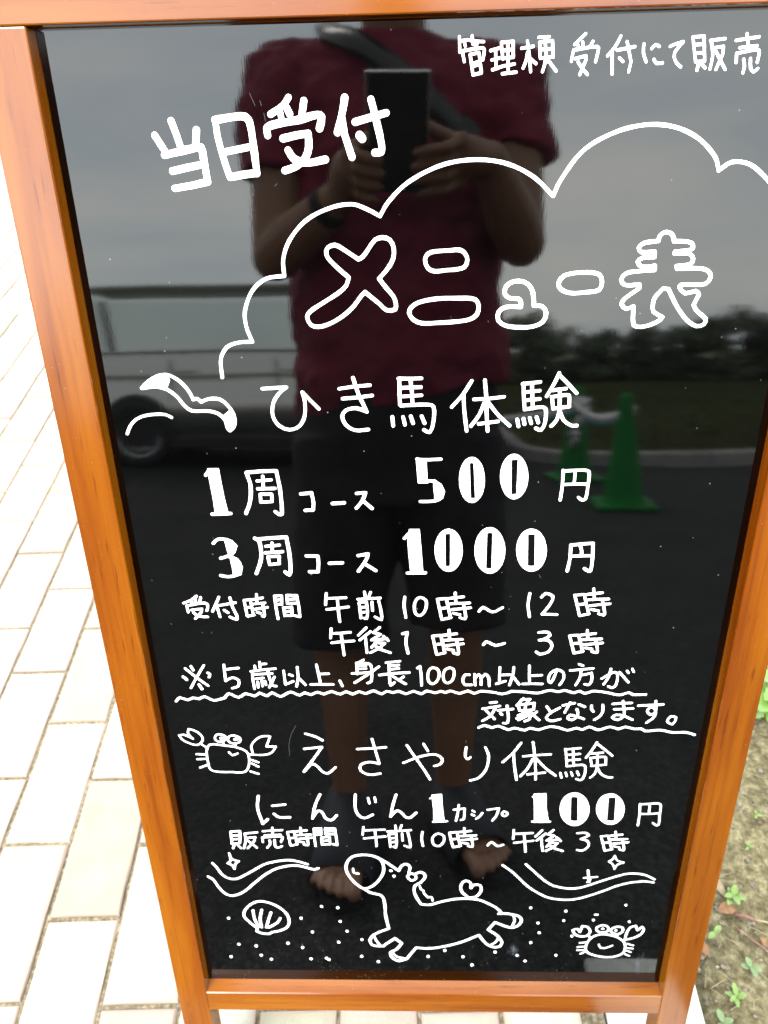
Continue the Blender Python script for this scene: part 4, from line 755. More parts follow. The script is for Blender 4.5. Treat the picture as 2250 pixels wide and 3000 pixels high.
# bushy plant at the right edge
pl = empty('leafy_plant', (0.957, 0.578, -0.01)); tag(pl, 'low plant with broad toothed green leaves at the right edge of the bed', 'plant')
rp = random.Random(21)
bm = bmesh.new(); tube(bm, [(0, 0, -0.01), (0.004, 0.002, 0.04), (0.0, 0.0, 0.085)], [0.004, 0.0035, 0.002], 8); from_bm('stem', bm, M_LEAFD, pl, True)
for k in range(34):
    a = rp.uniform(0, 2 * PI); h = rp.uniform(0.01, 0.09); L = rp.uniform(0.03, 0.052)
    r0 = rp.uniform(0.0, 0.035)
    bm = bmesh.new(); leaf_mesh(bm, Vector((math.cos(a) * r0, math.sin(a) * r0, h)), Vector((math.cos(a), math.sin(a), rp.uniform(-0.2, 0.35))), Vector((0, 0, 1)), L, L * 0.42, 0.25, 0.22)
    from_bm('leaf', bm, M_LEAFD, pl, True)
def dead_leaf(x, y, a, L, wd, mat, label, nm='dead_leaf', curl=0.55):
    bm = bmesh.new(); leaf_mesh(bm, Vector((0, 0, 0.004)), Vector((math.cos(a), math.sin(a), 0.05)), Vector((0, 0, 1)), L, wd, curl, 0.1)
    o = from_bm(nm, bm, mat, None, True); o.location = (x, y, soil_z(x, y)); tag(o, label, 'leaf')
dead_leaf(0.733, 0.200, 0.2, 0.030, 0.010, M_DRY, 'curled orange-brown dead leaf at the end of the red stem')
dead_leaf(0.712, 0.208, 1.2, 0.020, 0.007, M_DRY, 'small orange dead leaf half under the wooden post')
dead_leaf(0.722, 0.262, -0.9, 0.050, 0.009, M_TAN, 'long tan dead leaf pointing at the six-leaved seedling')
dead_leaf(0.697, 0.135, 2.0, 0.020, 0.008, M_DRY, 'brown dead leaf fragment lowest beside the post')
dead_leaf(0.775, 0.330, 0.9, 0.018, 0.006, M_DRY, 'small brown leaf scrap on bare soil above the seedlings')
dead_leaf(0.790, 0.150, 1.7, 0.018, 0.004, M_DRY, 'narrow reddish leaf scrap lying among the straws')
def twig(pts, r, mat, label, nm='twig'):
    P = [Vector((x, y, soil_z(x, y) + dz)) for x, y, dz in pts]
    bm = bmesh.new(); tube(bm, P, [r * (1 - 0.35 * i / len(P)) for i in range(len(P))], 7); o = from_bm(nm, bm, mat, None, True); tag(o, label, 'twig')
twig([(0.757, 0.196, 0.006), (0.772, 0.193, 0.007), (0.786, 0.188, 0.006)], 0.0026, M_TWIG, 'reddish fallen stem next to the orange leaf')
twig([(0.785, 0.1885, 0.006), (0.806, 0.182, 0.007), (0.840, 0.173, 0.004)], 0.0018, M_TWIG2, 'pale straw-coloured stem running on from the red stem')
twig([(0.752, 0.178, 0.006), (0.776, 0.155, 0.006), (0.80, 0.137, 0.004)], 0.0014, M_TWIG, 'thin brown twig slanting across the bed')
twig([(0.757, 0.172, 0.006), (0.785, 0.149, 0.005), (0.81, 0.120, 0.004)], 0.0009, M_TWIG2, 'thinnest straw lying along the brown twig')
twig([(0.745, 0.34, 0.004), (0.762, 0.315, 0.006), (0.775, 0.295, 0.004)], 0.0011, M_TWIG, 'short brown twig above the tan leaf')

# ================================================================== THE PERSON TAKING THE PICTURE
SKIN = simple('tanned_skin', (0.215, 0.108, 0.062), 0.5, 0.12, 18, 0.05)
SHIRT = simple('burgundy_cotton', (0.165, 0.016, 0.036), 0.92, 0.2, 300, 0.25)
SHORTS = simple('black_cotton', (0.012, 0.012, 0.014), 0.9, 0.2, 200, 0.2)
HAIR = simple('black_hair', (0.010, 0.009, 0.008), 0.45, 0.3, 300, 0.3, stretch=(1, 1, 0.1))
SANDAL = simple('dark_sandal', (0.020, 0.022, 0.030), 0.75, 0.25, 120, 0.2)
SOLE = simple('black_sole', (0.010, 0.010, 0.011), 0.8, 0.2, 120, 0.2)
PX = 0.235
person = empty('person', (PX, -0.62, 0))
tag(person, 'person in a burgundy T-shirt and black shorts photographing the sign, seen mirrored in its panel', 'person')
def fuse(name, bm, mat, voxel, smooth_it=2, disp=None):
    o = from_bm(name, bm, mat, None, True)
    rm = o.modifiers.new('remesh', 'REMESH'); rm.mode = 'VOXEL'; rm.voxel_size = voxel; rm.use_smooth_shade = True
    sm = o.modifiers.new('smooth', 'SMOOTH'); sm.factor = 0.6; sm.iterations = smooth_it
    if disp:
        tx = bpy.data.textures.new(name + '_folds', 'CLOUDS'); tx.noise_scale = disp[1]; tx.noise_depth = 2
        d = o.modifiers.new('folds', 'DISPLACE'); d.texture = tx; d.strength = disp[0]; d.mid_level = 0.5; d.texture_coords = 'LOCAL'
    o.parent = person; o.matrix_parent_inverse = Matrix.Translation(-person.location)
    return o
def P_(x, y, z): return Vector((x, y, z))
# hands hold the phone: camera-local frame
def CL(x, y, z): return CAM + CROT @ Vector((x, y, z))
bm = bmesh.new()
# torso core, neck, head
limb(bm, [P_(PX, -0.665, 0.90), P_(PX, -0.665, 1.05), P_(PX, -0.66, 1.25), P_(PX, -0.665, 1.40)], [(0.12, 0.09), (0.115, 0.085), (0.13, 0.095), (0.12, 0.08)])
tube(bm, [P_(PX, -0.665, 1.40), P_(PX, -0.66, 1.50), P_(PX, -0.645, 1.56), P_(PX, -0.635, 1.62)], [0.075, 0.058, 0.056, 0.056], 16)
ball(bm, (PX, -0.632, 1.685), 0.078, 20, 14, (0.98, 1.18, 1.38))
ball(bm, (PX, -0.585, 1.635), 0.055, 16, 12, (1.0, 0.95, 1.0))
tube(bm, [P_(PX, -0.548, 1.70), P_(PX, -0.530, 1.672), P_(PX, -0.523, 1.655)], [0.009, 0.012, 0.015], 8)       # nose
ball(bm, (PX, -0.533, 1.656), 0.013)
for s in (-1, 1):
    ball(bm, (PX + s * 0.080, -0.632, 1.675), 0.024, 10, 8, (0.35, 0.7, 1.25))         # ears
    ball(bm, (PX + s * 0.034, -0.545, 1.712), 0.018, 10, 8, (1.2, 0.5, 0.45))          # brow
ball(bm, (PX, -0.538, 1.618), 0.020, 12, 8, (1.3, 0.5, 0.45))                           # lips
# arms
SHL, SHR = P_(0.036, -0.665, 1.452), P_(0.438, -0.665, 1.440)
ELL, ELR = P_(0.027, -0.570, 1.140), P_(0.450, -0.575, 1.158)
WRL, WRR = CL(-0.100, -0.108, 0.040), CL(0.128, -0.062, 0.060)
limb(bm, [SHL, SHL.lerp(ELL, 0.5), ELL], [0.055, 0.047, 0.041])
limb(bm, [ELL, ELL.lerp(WRL, 0.35), WRL], [0.042, 0.043, 0.027])
limb(bm, [SHR, SHR.lerp(ELR, 0.5), ELR], [0.055, 0.048, 0.042])
limb(bm, [ELR, ELR.lerp(WRR, 0.35), WRR], [0.043, 0.045, 0.028])
def hand(bm, wrist, palm_c, knuckles, chains, thumb):
    limb(bm, [wrist, palm_c], [0.026, 0.030])
    for k in knuckles: limb(bm, [palm_c, k], [0.027, 0.0125])
    for ch, r in chains: limb(bm, ch, [r, r * 0.95, r * 0.88, r * 0.76], 10)
    limb(bm, thumb, [0.017, 0.012, 0.0105, 0.009], 10)
# right-hand side of the picture: palm behind the phone's edge, fingers folded round onto its back
kn = [CL(0.082, -0.012 - 0.021 * k, 0.020) for k in range(4)]
ch = []
for k in range(4):
    y = -0.012 - 0.021 * k; ln = (0.95, 1.0, 0.96, 0.8)[k]
    ch.append(([kn[k], CL(0.062, y + 0.003, -0.010), CL(0.062 - 0.030 * ln, y + 0.001, -0.0135 + 0.000), CL(0.062 - 0.046 * ln, y - 0.004, -0.0115)], (0.0095, 0.010, 0.0095, 0.0083)[k]))
hand(bm, WRR, CL(0.092, -0.042, 0.032), kn, ch, [CL(0.080, -0.032, 0.040), CL(0.060, -0.014, 0.034), CL(0.040, 0.000, 0.026), CL(0.026, 0.010, 0.0225)])
kn = [CL(-0.078, -0.024 - 0.021 * k, 0.018) for k in range(4)]
ch = []
for k in range(4):
    y = -0.024 - 0.021 * k; ln = (0.85, 0.92, 0.86, 0.7)[k]
    ch.append(([kn[k], CL(-0.070, y + 0.002, -0.006), CL(-0.070 + 0.026 * ln, y, -0.0125), CL(-0.070 + 0.040 * ln, y - 0.003, -0.0105)], (0.0093, 0.0098, 0.0093, 0.0080)[k]))
hand(bm, WRL, CL(-0.084, -0.062, 0.030), kn, ch, [CL(-0.080, -0.048, 0.036), CL(-0.066, -0.026, 0.031), CL(-0.052, -0.012, 0.025), CL(-0.042, -0.004, 0.022)])
# legs
for s, hipx, kx, ax, ay, tx, ty in ((-1, 0.150, 0.112, 0.128, -0.615, 0.115, -0.385), (1, 0.322, 0.345, 0.338, -0.645, 0.405, -0.458)):
    hip = P_(hipx, -0.665, 0.80); knee = P_(kx, -0.64, 0.47); ank = P_(ax, ay, 0.085)
    limb(bm, [hip, hip.lerp(knee, 0.5), knee + Vector((0, 0, 0.06)), knee], [0.072, 0.070, 0.058, 0.055])
    limb(bm, [knee, knee.lerp(ank, 0.30) + Vector((0, -0.012, 0)), knee.lerp(ank, 0.62), ank], [0.053, 0.055, 0.043, 0.034])
    heel = P_(ax - (tx - ax) * 0.15, ay - 0.045, 0.045)
    f = Vector((tx - ax, ty - ay, 0)).normalized(); sd_ = Vector((f.y, -f.x, 0))
    ballc = Vector((tx, ty, 0.033)) - f * 0.055
    limb(bm, [ank + Vector((0, 0, -0.02)), heel], [0.034, 0.032])
    tube(bm, [heel, Vector((ax, ay, 0.060)) + f * 0.05, ballc, ballc + f * 0.012], [(0.032, 0.028), (0.036, 0.032), (0.044, 0.020), (0.043, 0.017)], 16)
    inner = -s
    for q, (off, fw, rr) in enumerate(((0.032, 0.056, 0.0140), (0.008, 0.056, 0.0088), (-0.0105, 0.048, 0.0084), (-0.0275, 0.037, 0.0080), (-0.042, 0.024, 0.0076))):
        o2 = -s * off
        b0 = ballc + sd_ * (o2 * 0.9); e0 = ballc + f * fw + sd_ * (o2 * 1.05)
        limb(bm, [b0, b0.lerp(e0, 0.6) + Vector((0, 0, 0.005)), e0], [rr * 1.1, rr * 0.95, rr], 10)
body = fuse('body', bm, SKIN, 0.0042, 2)
# T-shirt
bm = bmesh.new()
prof = [(0.885, 0.205, 0.130), (0.93, 0.204, 0.132), (1.05, 0.196, 0.132), (1.18, 0.196, 0.135), (1.30, 0.205, 0.138), (1.38, 0.205, 0.130), (1.44, 0.188, 0.108), (1.475, 0.150, 0.090), (1.498, 0.090, 0.074)]
tube(bm, [P_(PX + 0.004 * math.sin(z * 9), -0.668, z) for z, a, b_ in prof], [(a, b_) for z, a, b_ in prof], 36)
for v in bm.verts:
    if v.co.z < 0.96: v.co.z += (v.co.x - PX) * 0.20
def sleeve(a, b_, e):
    tube(bm, [a + Vector((0, 0, 0.02)), a.lerp(b_, 0.3), a.lerp(b_, e)], [0.058, 0.063, 0.064], 20); ball(bm, a + Vector((0, 0, -0.004)), 0.060)
sleeve(SHL, ELL, 0.58); sleeve(SHR, ELR, 0.50)
limb(bm, [P_(PX - 0.04, -0.668, 1.445), SHL + Vector((0.01, 0, 0.0))], [0.075, 0.057]); limb(bm, [P_(PX + 0.04, -0.668, 1.445), SHR + Vector((-0.01, 0, 0.0))], [0.075, 0.057])
shirt = fuse('t_shirt', bm, SHIRT, 0.0065, 2, (0.050, 0.085))
# shorts
bm = bmesh.new()
tube(bm, [P_(PX, -0.665, z) for z in (0.70, 0.80, 0.90, 0.945)], [(0.190, 0.130), (0.196, 0.132), (0.190, 0.125), (0.180, 0.118)], 30)
for hipx, kx in ((0.135, 0.115), (0.335, 0.345)):
    tube(bm, [P_(hipx, -0.665, 0.82), P_(hipx, -0.655, 0.66), P_(kx, -0.645, 0.50), P_(kx, -0.64, 0.418 if kx < 0.2 else 0.452)], [(0.105, 0.115), (0.106, 0.11), (0.097, 0.10), (0.098, 0.10)], 24)
fuse('shorts', bm, SHORTS, 0.008, 3, (0.014, 0.10))
# hair: cap over the skull
bm = bmesh.new()
ball(bm, (PX, -0.645, 1.712), 0.088, 24, 16, (0.98, 1.12, 1.12))
for v in list(bm.verts):
    if v.co.y > -0.57 - max(0, (v.co.z - 1.74)) * 0.2 + 0.02 and v.co.z < 1.755: v.co.y = min(v.co.y, -0.60)
    if v.co.z < 1.63: v.co.z = 1.63 + (v.co.z - 1.63) * 0.1
hair = from_bm('hair', bm, HAIR, None, True); hair.parent = person; hair.matrix_parent_inverse = Matrix.Translation(-person.location)
EYE = simple('eye_white', (0.6, 0.6, 0.58), 0.2); IRIS = simple('dark_iris', (0.02, 0.012, 0.008), 0.1)
for s in (-1, 1):
    bm = bmesh.new(); ball(bm, (PX + s * 0.032, -0.552, 1.692), 0.0125, 16, 12); e = from_bm('eye', bm, EYE, None, True); e.parent = person; e.matrix_parent_inverse = Matrix.Translation(-person.location)
    bm = bmesh.new(); ball(bm, (PX + s * 0.032, -0.5415, 1.690), 0.0055, 12, 8, (1, 0.5, 1)); q = from_bm('iris', bm, IRIS, None, True); q.parent = e; q.matrix_parent_inverse = Matrix.Translation(-person.location)
# sandals: sole plus a broad instep band and an ankle band
for ax, ay, tx, ty in ((0.128, -0.615, 0.115, -0.385), (0.338, -0.645, 0.405, -0.458)):
    sandal = empty('sandal', (ax, ay, 0)); sandal.parent = person; sandal.matrix_parent_inverse = Matrix.Translation(-person.location)
    f = Vector((tx - ax, ty - ay, 0)); L = f.length + 0.095; f.normalize(); sdv = Vector((f.y, -f.x, 0))
    c = Vector((ax, ay, 0)) - f * 0.085
    bm = bmesh.new(); top, bot = [], []
    for k in range(28):
        a = 2 * PI * k / 28; u = 0.5 - 0.5 * math.cos(a); wdt = 0.036 + 0.014 * u
        p0 = c + f * (L * u) + sdv * (wdt * math.sin(a) * 1.05)
        top.append(bm.verts.new((p0.x, p0.y, 0.018))); bot.append(bm.verts.new((p0.x, p0.y, -0.002)))
    bm.faces.new(top); bm.faces.new(list(reversed(bot)))
    for k in range(28): bm.faces.new((bot[k], bot[(k + 1) % 28], top[(k + 1) % 28], top[k]))
    o = from_bm('sole', bm, SOLE); o.parent = sandal; o.matrix_parent_inverse = Matrix.Translation(-sandal.location)
    for (s0, s1, hw, ht) in ((0.080, L - 0.060, 0.057, 0.120),):
        bm = bmesh.new(); R2 = []
        for q in range(5):
            u = s0 + (s1 - s0) * q / 4; cc = c + f * u; row = []
            for k in range(15):
                a = PI * k / 14; h = ht - 0.36 * (u - s0)
                row.append(bm.verts.new(cc + sdv * (hw * math.cos(a)) + Vector((0, 0, 0.012 + (h - 0.012) * math.sin(a) ** 0.8))))
            R2.append(row)
        for a_, b_ in zip(R2, R2[1:]):
            for k in range(14): bm.faces.new((a_[k], a_[k + 1], b_[k + 1], b_[k]))
        o = from_bm('band', bm, SANDAL, None, True); o.modifiers.new('thick', 'SOLIDIFY').thickness = 0.004
        o.parent = sandal; o.matrix_parent_inverse = Matrix.Translation(-sandal.location)
# watch on the wrist at the left of the picture
bm = bmesh.new(); wd = (ELL - WRL).normalized(); wc = WRL + wd * 0.035
tube(bm, [wc - wd * 0.010, wc + wd * 0.010], [0.0335, 0.0335], 24, caps=False)
o = from_bm('watch', bm, SOLE, None, True); o.modifiers.new('t', 'SOLIDIFY').thickness = 0.004; o.parent = person; o.matrix_parent_inverse = Matrix.Translation(-person.location)

# ---- phone
M_PH = simple('dark_phone_back', (0.024, 0.024, 0.021), 0.55, 0.1, 60)
M_GL = simple('phone_glass', (0.006, 0.006, 0.007), 0.06)
M_RIM = simple('phone_metal_rim', (0.75, 0.75, 0.75), 0.35, metallic=1.0)
phone = empty('phone', tuple(CL(-0.0093, 0.0, 0.008))); tag(phone, 'large dark phone held upright in both hands in front of the burgundy shirt', 'phone')
PMX = Matrix.Translation(CAM) @ CROT.to_4x4()
def ph(name, c, s, mat, bev, seg=4):
    bm = bmesh.new(); bm_box(bm, c, s, bev, seg); o = from_bm(name, bm, mat, None, False)
    o.parent = phone; o.matrix_parent_inverse = Matrix.Translation(-phone.location); o.matrix_basis = PMX
ph('rim', (-0.0093, 0.0, 0.0100), (0.0896, 0.1760, 0.0056), M_RIM, 0.0026)
ph('back_cover', (-0.0093, 0.0, 0.00675), (0.0864, 0.1725, 0.0012), M_PH, 0.0004, 1)
ph('screen', (-0.0093, 0.0, 0.01310), (0.0864, 0.1725, 0.0010), M_GL, 0.0003, 1)
bm = bmesh.new(); lathe(bm, [(0.0046, 0.0062), (0.0060, 0.0060), (0.0066, 0.0052), (0.0066, 0.0068)], 24)
o = from_bm('lens_ring', bm, M_PH, None, True); o.parent = phone; o.matrix_parent_inverse = Matrix.Translation(-phone.location); o.matrix_basis = PMX

# ---- sling bag: strap crosses the chest from the shoulder at the left of the picture
M_STR = simple('black_webbing', (0.018, 0.019, 0.019), 0.25, 0.15, 200, 0.2)
bag = empty('sling_bag', (0.42, -0.80, 1.10)); tag(bag, 'black sling bag worn on the back with a shiny strap across the chest', 'bag')
def torso_r(z):
    for (z0, a0, b0), (z1, a1, b1) in zip(prof, prof[1:]):
        if z0 <= z <= z1:
            t = (z - z0) / (z1 - z0); return a0 + (a1 - a0) * t, b0 + (b1 - b0) * t
    return prof[-1][1:] if z > prof[-1][0] else prof[0][1:]
def strap_pt(x, z, side):
    a, b_ = torso_r(z); q = max(0.0, 1 - ((x - PX) / (a + 0.045)) ** 2)
    return Vector((x, -0.668 + side * ((b_ + 0.024) * math.sqrt(q) + 0.004), z))
SA, SB = (0.130, 1.505), (0.452, 1.205)
Fp = []
for k in range(15):
    t = k / 14; x = SA[0] + (SB[0] - SA[0]) * t; z = SA[1] + (SB[1] - SA[1]) * t + 0.018 * math.sin(PI * t)
    Fp.append(strap_pt(x, z, 1))
back = [strap_pt(SA[0] + (SB[0] - SA[0]) * t, SA[1] + (SB[1] - SA[1]) * t, -1) for t in [k / 10 for k in range(11)]]
path = list(reversed(back)) + [Vector((0.115, -0.668, 1.545))] + Fp
def ribbon(bm, pts, w, th=0.0):
    n = len(pts); L = []
    cen = Vector((PX, -0.668, 1.3))
    for i, p_ in enumerate(pts):
        d = (pts[min(i + 1, n - 1)] - pts[max(i - 1, 0)]).normalized()
        nr = Vector(((p_.x - PX) / 0.2 * 0.6, (p_.y + 0.668) / 0.13, 0.0 + max(0, (p_.z - 1.47)) * 12)).normalized()
        s = d.cross(nr).normalized()
        L.append((bm.verts.new(p_ - s * w / 2 + nr * th), bm.verts.new(p_ + nr * (th + 0.003)), bm.verts.new(p_ + s * w / 2 + nr * th)))
    for a, b_ in zip(L, L[1:]):
        bm.faces.new((a[0], a[1], b_[1], b_[0])); bm.faces.new((a[1], a[2], b_[2], b_[1]))
bm = bmesh.new(); ribbon(bm, path, 0.037)
o = from_bm('strap', bm, M_STR, None, True); o.modifiers.new('t', 'SOLIDIFY').thickness = 0.004; o.parent = bag; o.matrix_parent_inverse = Matrix.Translation(-bag.location)
for t0, w0 in ((9, 0.046), (12, 0.045)):
    bm = bmesh.new(); ribbon(bm, [Fp[t0], Fp[t0].lerp(Fp[t0 + 1], 0.9)], w0, 0.006)
    o = from_bm('buckle', bm, M_STR if t0 == 9 else M_GL, None, False); o.modifiers.new('t', 'SOLIDIFY').thickness = 0.006; o.parent = bag; o.matrix_parent_inverse = Matrix.Translation(-bag.location)
bm = bmesh.new(); bm_box(bm, (0, 0, 0), (0.24, 0.09, 0.15), 0.03, 4, Matrix.Translation((0.29, -0.868, 1.25)) @ Matrix.Rotation(0.75, 4, 'Y'))
o = from_bm('pouch', bm, SHORTS, None, True); o.parent = bag; o.matrix_parent_inverse = Matrix.Translation(-bag.location)

# ================================================================== PARKED CAR (behind the photographer)
PAINT = simple('grey_car_paint', (0.50, 0.51, 0.50), 0.16, 0.03, 400, 0, metallic=0.95, coat=0.6)
BLKPL = simple('black_car_plastic', (0.012, 0.012, 0.013), 0.45, 0.1, 100)
TYRE = simple('tyre_rubber', (0.012, 0.012, 0.012), 0.7, 0.2, 120, 0.2)
RIMM = simple('alloy_rim', (0.32, 0.33, 0.34), 0.3, 0.1, 60, metallic=1.0)
CHROME = simple('bright_trim', (0.6, 0.6, 0.6), 0.15, metallic=1.0)
LAMPR = simple('red_lamp_lens', (0.30, 0.01, 0.01), 0.1, coat=1.0); LAMPW = simple('clear_lamp_lens', (0.6, 0.6, 0.6), 0.08, coat=1.0)
SEATM = simple('grey_seat_cloth', (0.05, 0.05, 0.055), 0.9)
def glass_mat():
    m, t, b = new_mat('car_window_glass'); out = t.nodes['Material Output']; t.nodes.remove(b)
    tr = t.nodes.new('ShaderNodeBsdfTransparent'); tr.inputs[0].default_value = (0.80, 0.84, 0.82, 1)
    gl = t.nodes.new('ShaderNodeBsdfGlossy'); gl.inputs['Roughness'].default_value = 0.01
    fr = t.nodes.new('ShaderNodeFresnel'); fr.inputs['IOR'].default_value = 1.5
    ms = t.nodes.new('ShaderNodeMixShader'); t.links.new(fr.outputs[0], ms.inputs[0]); t.links.new(tr.outputs[0], ms.inputs[1]); t.links.new(gl.outputs[0], ms.inputs[2])
    t.links.new(ms.outputs[0], out.inputs['Surface']); return m
GLASS = glass_mat()
CX0, CX1, CY = -2.93, 1.02, -6.05            # nearest side plane at Y = CY, car lies along X; body width 1.62
CWD = 1.62
car = empty('parked_car', ((CX0 + CX1) / 2, CY - CWD / 2, 0)); tag(car, 'grey wagon parked side-on behind the photographer, mirrored left of the body', 'car')
def cobj(o): o.parent = car; o.matrix_parent_inverse = Matrix.Translation(-car.location); return o
CL_ = CX1 - CX0
yc0 = CY - CWD / 2
def station(u):
    """half width & z at sill, shoulder and belt for position u along the car"""
    e = min(u, 1 - u); taper = min(1.0, (e / 0.09)) ** 0.45 if e < 0.09 else 1.0
    bz = 1.02 if u < 0.70 else 1.02 - (u - 0.70) * 0.55
    if u > 0.985: bz -= 0.06
    return taper, bz
bm = bmesh.new(); rows = []
NS = 44
for i in range(NS + 1):
    u = i / NS; x = CX0 + CL_ * u; tp, bz = station(u); hw = CWD / 2 * (0.86 + 0.14 * tp)
    zlo = 0.20
    sec = [(0.90, zlo), (0.975, 0.26), (1.0, 0.40), (1.0, 0.56), (0.985, 0.66), (0.955, 0.72), (0.975, 0.80), (0.955, 0.90), (0.925, bz - 0.03), (0.90, bz)]
    row = []
    for s in (1, -1):
        pts = sec if s == 1 else list(reversed(sec))
        for (f, z) in pts: row.append(bm.verts.new((x, yc0 + s * hw * f, min(z, bz))))
    rows.append(row)
nk = len(rows[0])
for a, b_ in zip(rows, rows[1:]):
    for k in range(nk): bm.faces.new((a[k], a[(k + 1) % nk], b_[(k + 1) % nk], b_[k]))
bm.faces.new(rows[0]); bm.faces.new(list(reversed(rows[-1])))
bodyo = cobj(from_bm('body', bm, PAINT, None, True))
WX = (CX0 + 0.80, CX1 - 0.68)
cut = bmesh.new()
for wx in WX:
    bmesh.ops.create_cone(cut, cap_ends=True, segments=40, radius1=0.345, radius2=0.345, depth=2.2, matrix=Matrix.Translation((wx, yc0, 0.30)) @ Matrix.Rotation(PI / 2, 4, 'X'))
# wheel arches as dark liners set into the flank
cut.free()
for wx in WX:
    for s in (1, -1):
        bm = bmesh.new(); yy = yc0 + s * (CWD / 2 + 0.004)
        c = bm.verts.new((wx, yy, 0.31)); rg = [bm.verts.new((wx + 0.352 * math.cos(PI * k / 24), yy, 0.30 + 0.352 * math.sin(PI * k / 24))) for k in range(25)]
        lo = [bm.verts.new((wx + 0.352, yy, 0.19)), bm.verts.new((wx - 0.352, yy, 0.19))]
        bm.faces.new([lo[0]] + rg + [lo[1]]); bm.verts.remove(c)
        r0 = bmesh.ops.extrude_face_region(bm, geom=list(bm.faces)); [setattr(v, 'co', v.co - Vector((0, s * 0.02, 0))) for v in r0['geom'] if isinstance(v, bmesh.types.BMVert)]
        cobj(from_bm('wheel_arch', bm, BLKPL))
        w = empty('wheel', (wx, yc0 + s * (CWD / 2 - 0.075), 0.30)); cobj(w)
        w.matrix_basis = Matrix.Translation((wx, yc0 + s * (CWD / 2 - 0.075), 0.30))
        bm = bmesh.new(); tp_ = [(0.20, -0.085), (0.27, -0.10), (0.293, -0.085), (0.30, -0.05), (0.30, 0.05), (0.293, 0.085), (0.27, 0.10), (0.20, 0.085), (0.20, -0.085)]
        lathe(bm, tp_, 36); bm.transform(Matrix.Rotation(PI / 2, 4, 'X')); from_bm('tyre', bm, TYRE, w, True)
        bm = bmesh.new(); lathe(bm, [(0.001, 0.05), (0.04, 0.055), (0.045, 0.04), (0.16, 0.045), (0.19, 0.09), (0.205, 0.095), (0.205, -0.05), (0.001, -0.05)], 36)
        for k in range(7):
            a = 2 * PI * k / 7; bm_box(bm, (0, 0, 0), (0.15, 0.03, 0.02), 0, 1, Matrix.Rotation(a, 4, 'Z') @ Matrix.Translation((0.11, 0, 0.06)))
        bm.transform(Matrix.Rotation(-s * PI / 2, 4, 'X')); from_bm('rim', bm, RIMM, w, False)
# greenhouse: roof slab, pillars, glass, trims
RX0, RX1 = CX0 + 0.12, CX1 - 1.32
bm = bmesh.new(); rws = []
for i in range(15):
    u = i / 14; x = RX0 + (RX1 - RX0) * u; crown = 0.012 * math.sin(PI * u); row = []
    for k in range(13):
        v = -1 + 2 * k / 12; row.append(bm.verts.new((x, yc0 + v * 0.62, 1.562 + crown - 0.012 * v ** 4)))
    rws.append(row)
for a, b_ in zip(rws, rws[1:]):
    for k in range(12): bm.faces.new((a[k], a[k + 1], b_[k + 1], b_[k]))
ro = cobj(from_bm('roof', bm, PAINT, None, True)); ro.modifiers.new('t', 'SOLIDIFY').thickness = 0.028
def beam(name, a, b_, w, mat, d=0.04):
    bm = bmesh.new(); A, B = Vector(a), Vector(b_); tube(bm, [A, B], [(w / 2, d / 2), (w / 2, d / 2)], 8); return cobj(from_bm(name, bm, mat, None, False))
for s in (1, -1):
    yb, yt = yc0 + s * 0.735, yc0 + s * 0.625
    for (xb, xt, w) in ((CX0 + 0.06, RX0 - 0.10, 0.07), (CX0 + 2.27, CX0 + 2.25, 0.06), (CX1 - 1.0, RX1 - 0.02, 0.05)):
        beam('pillar', (xb, yb, 1.0), (xt, yt, 1.53), w, BLKPL)
    ws = [(CX0 + 0.10, CX0 + 2.23, RX0 + 0.0, CX0 + 2.22), (CX0 + 2.31, CX1 - 1.04, CX0 + 2.29, RX1 - 0.05)]
    for (b0, b1, t0, t1) in ws:
        o = link_mesh('side_window', [(b0, yb, 1.0), (b1, yb, 1.0), (t1, yt, 1.52), (t0, yt, 1.52)], [(0, 1, 2, 3)], GLASS); cobj(o)
    beam('belt_trim', (CX0 + 0.12, yb + s * 0.008, 1.022), (CX1 - 1.05, yb + s * 0.008, 1.022), 0.02, CHROME, 0.02)
    bm = bmesh.new(); ball(bm, (CX1 - 1.12, yb + s * 0.13, 1.06), 0.09, 16, 10, (0.6, 1.0, 0.8)); cobj(from_bm('mirror', bm, PAINT, None, True))
    for xh in (CX0 + 1.25, CX0 + 2.18):
        cobj(box_obj('door_handle', (xh, yc0 + s * (CWD / 2 * 0.975 + 0.01), 0.845), (0.19, 0.03, 0.025), CHROME, None, 0.008))
    for xd in (CX0 + 1.12, CX0 + 2.05, CX0 + 2.95):
        cobj(box_obj('door_seam', (xd, yc0 + s * (CWD / 2 * 0.992), 0.62), (0.008, 0.012, 0.66), BLKPL))
    cobj(box_obj('side_skirt', ((CX0 + CX1) / 2 - 0.02, yc0 + s * (CWD / 2 - 0.01), 0.225), (CL_ - 2.25, 0.05, 0.09), BLKPL, None, 0.01))
    bm = bmesh.new(); ball(bm, (CX1 - 0.10, yc0 + s * 0.58, 0.72), 0.13, 16, 10, (1.0, 0.8, 0.6)); cobj(from_bm('headlight', bm, LAMPW, None, True))
    cobj(box_obj('tail_light', (CX0 + 0.02, yc0 + s * 0.66, 0.88), (0.07, 0.12, 0.28), LAMPR, None, 0.02))
o = link_mesh('windscreen', [(CX1 - 1.0, yc0 - 0.70, 1.0), (CX1 - 1.0, yc0 + 0.70, 1.0), (RX1 - 0.01, yc0 + 0.58, 1.53), (RX1 - 0.01, yc0 - 0.58, 1.53)], [(0, 1, 2, 3)], GLASS); cobj(o)
o = link_mesh('rear_window', [(CX0 + 0.10, yc0 - 0.68, 1.0), (CX0 + 0.10, yc0 + 0.68, 1.0), (RX0 + 0.01, yc0 + 0.58, 1.53), (RX0 + 0.01, yc0 - 0.58, 1.53)], [(0, 1, 2, 3)], GLASS); cobj(o)
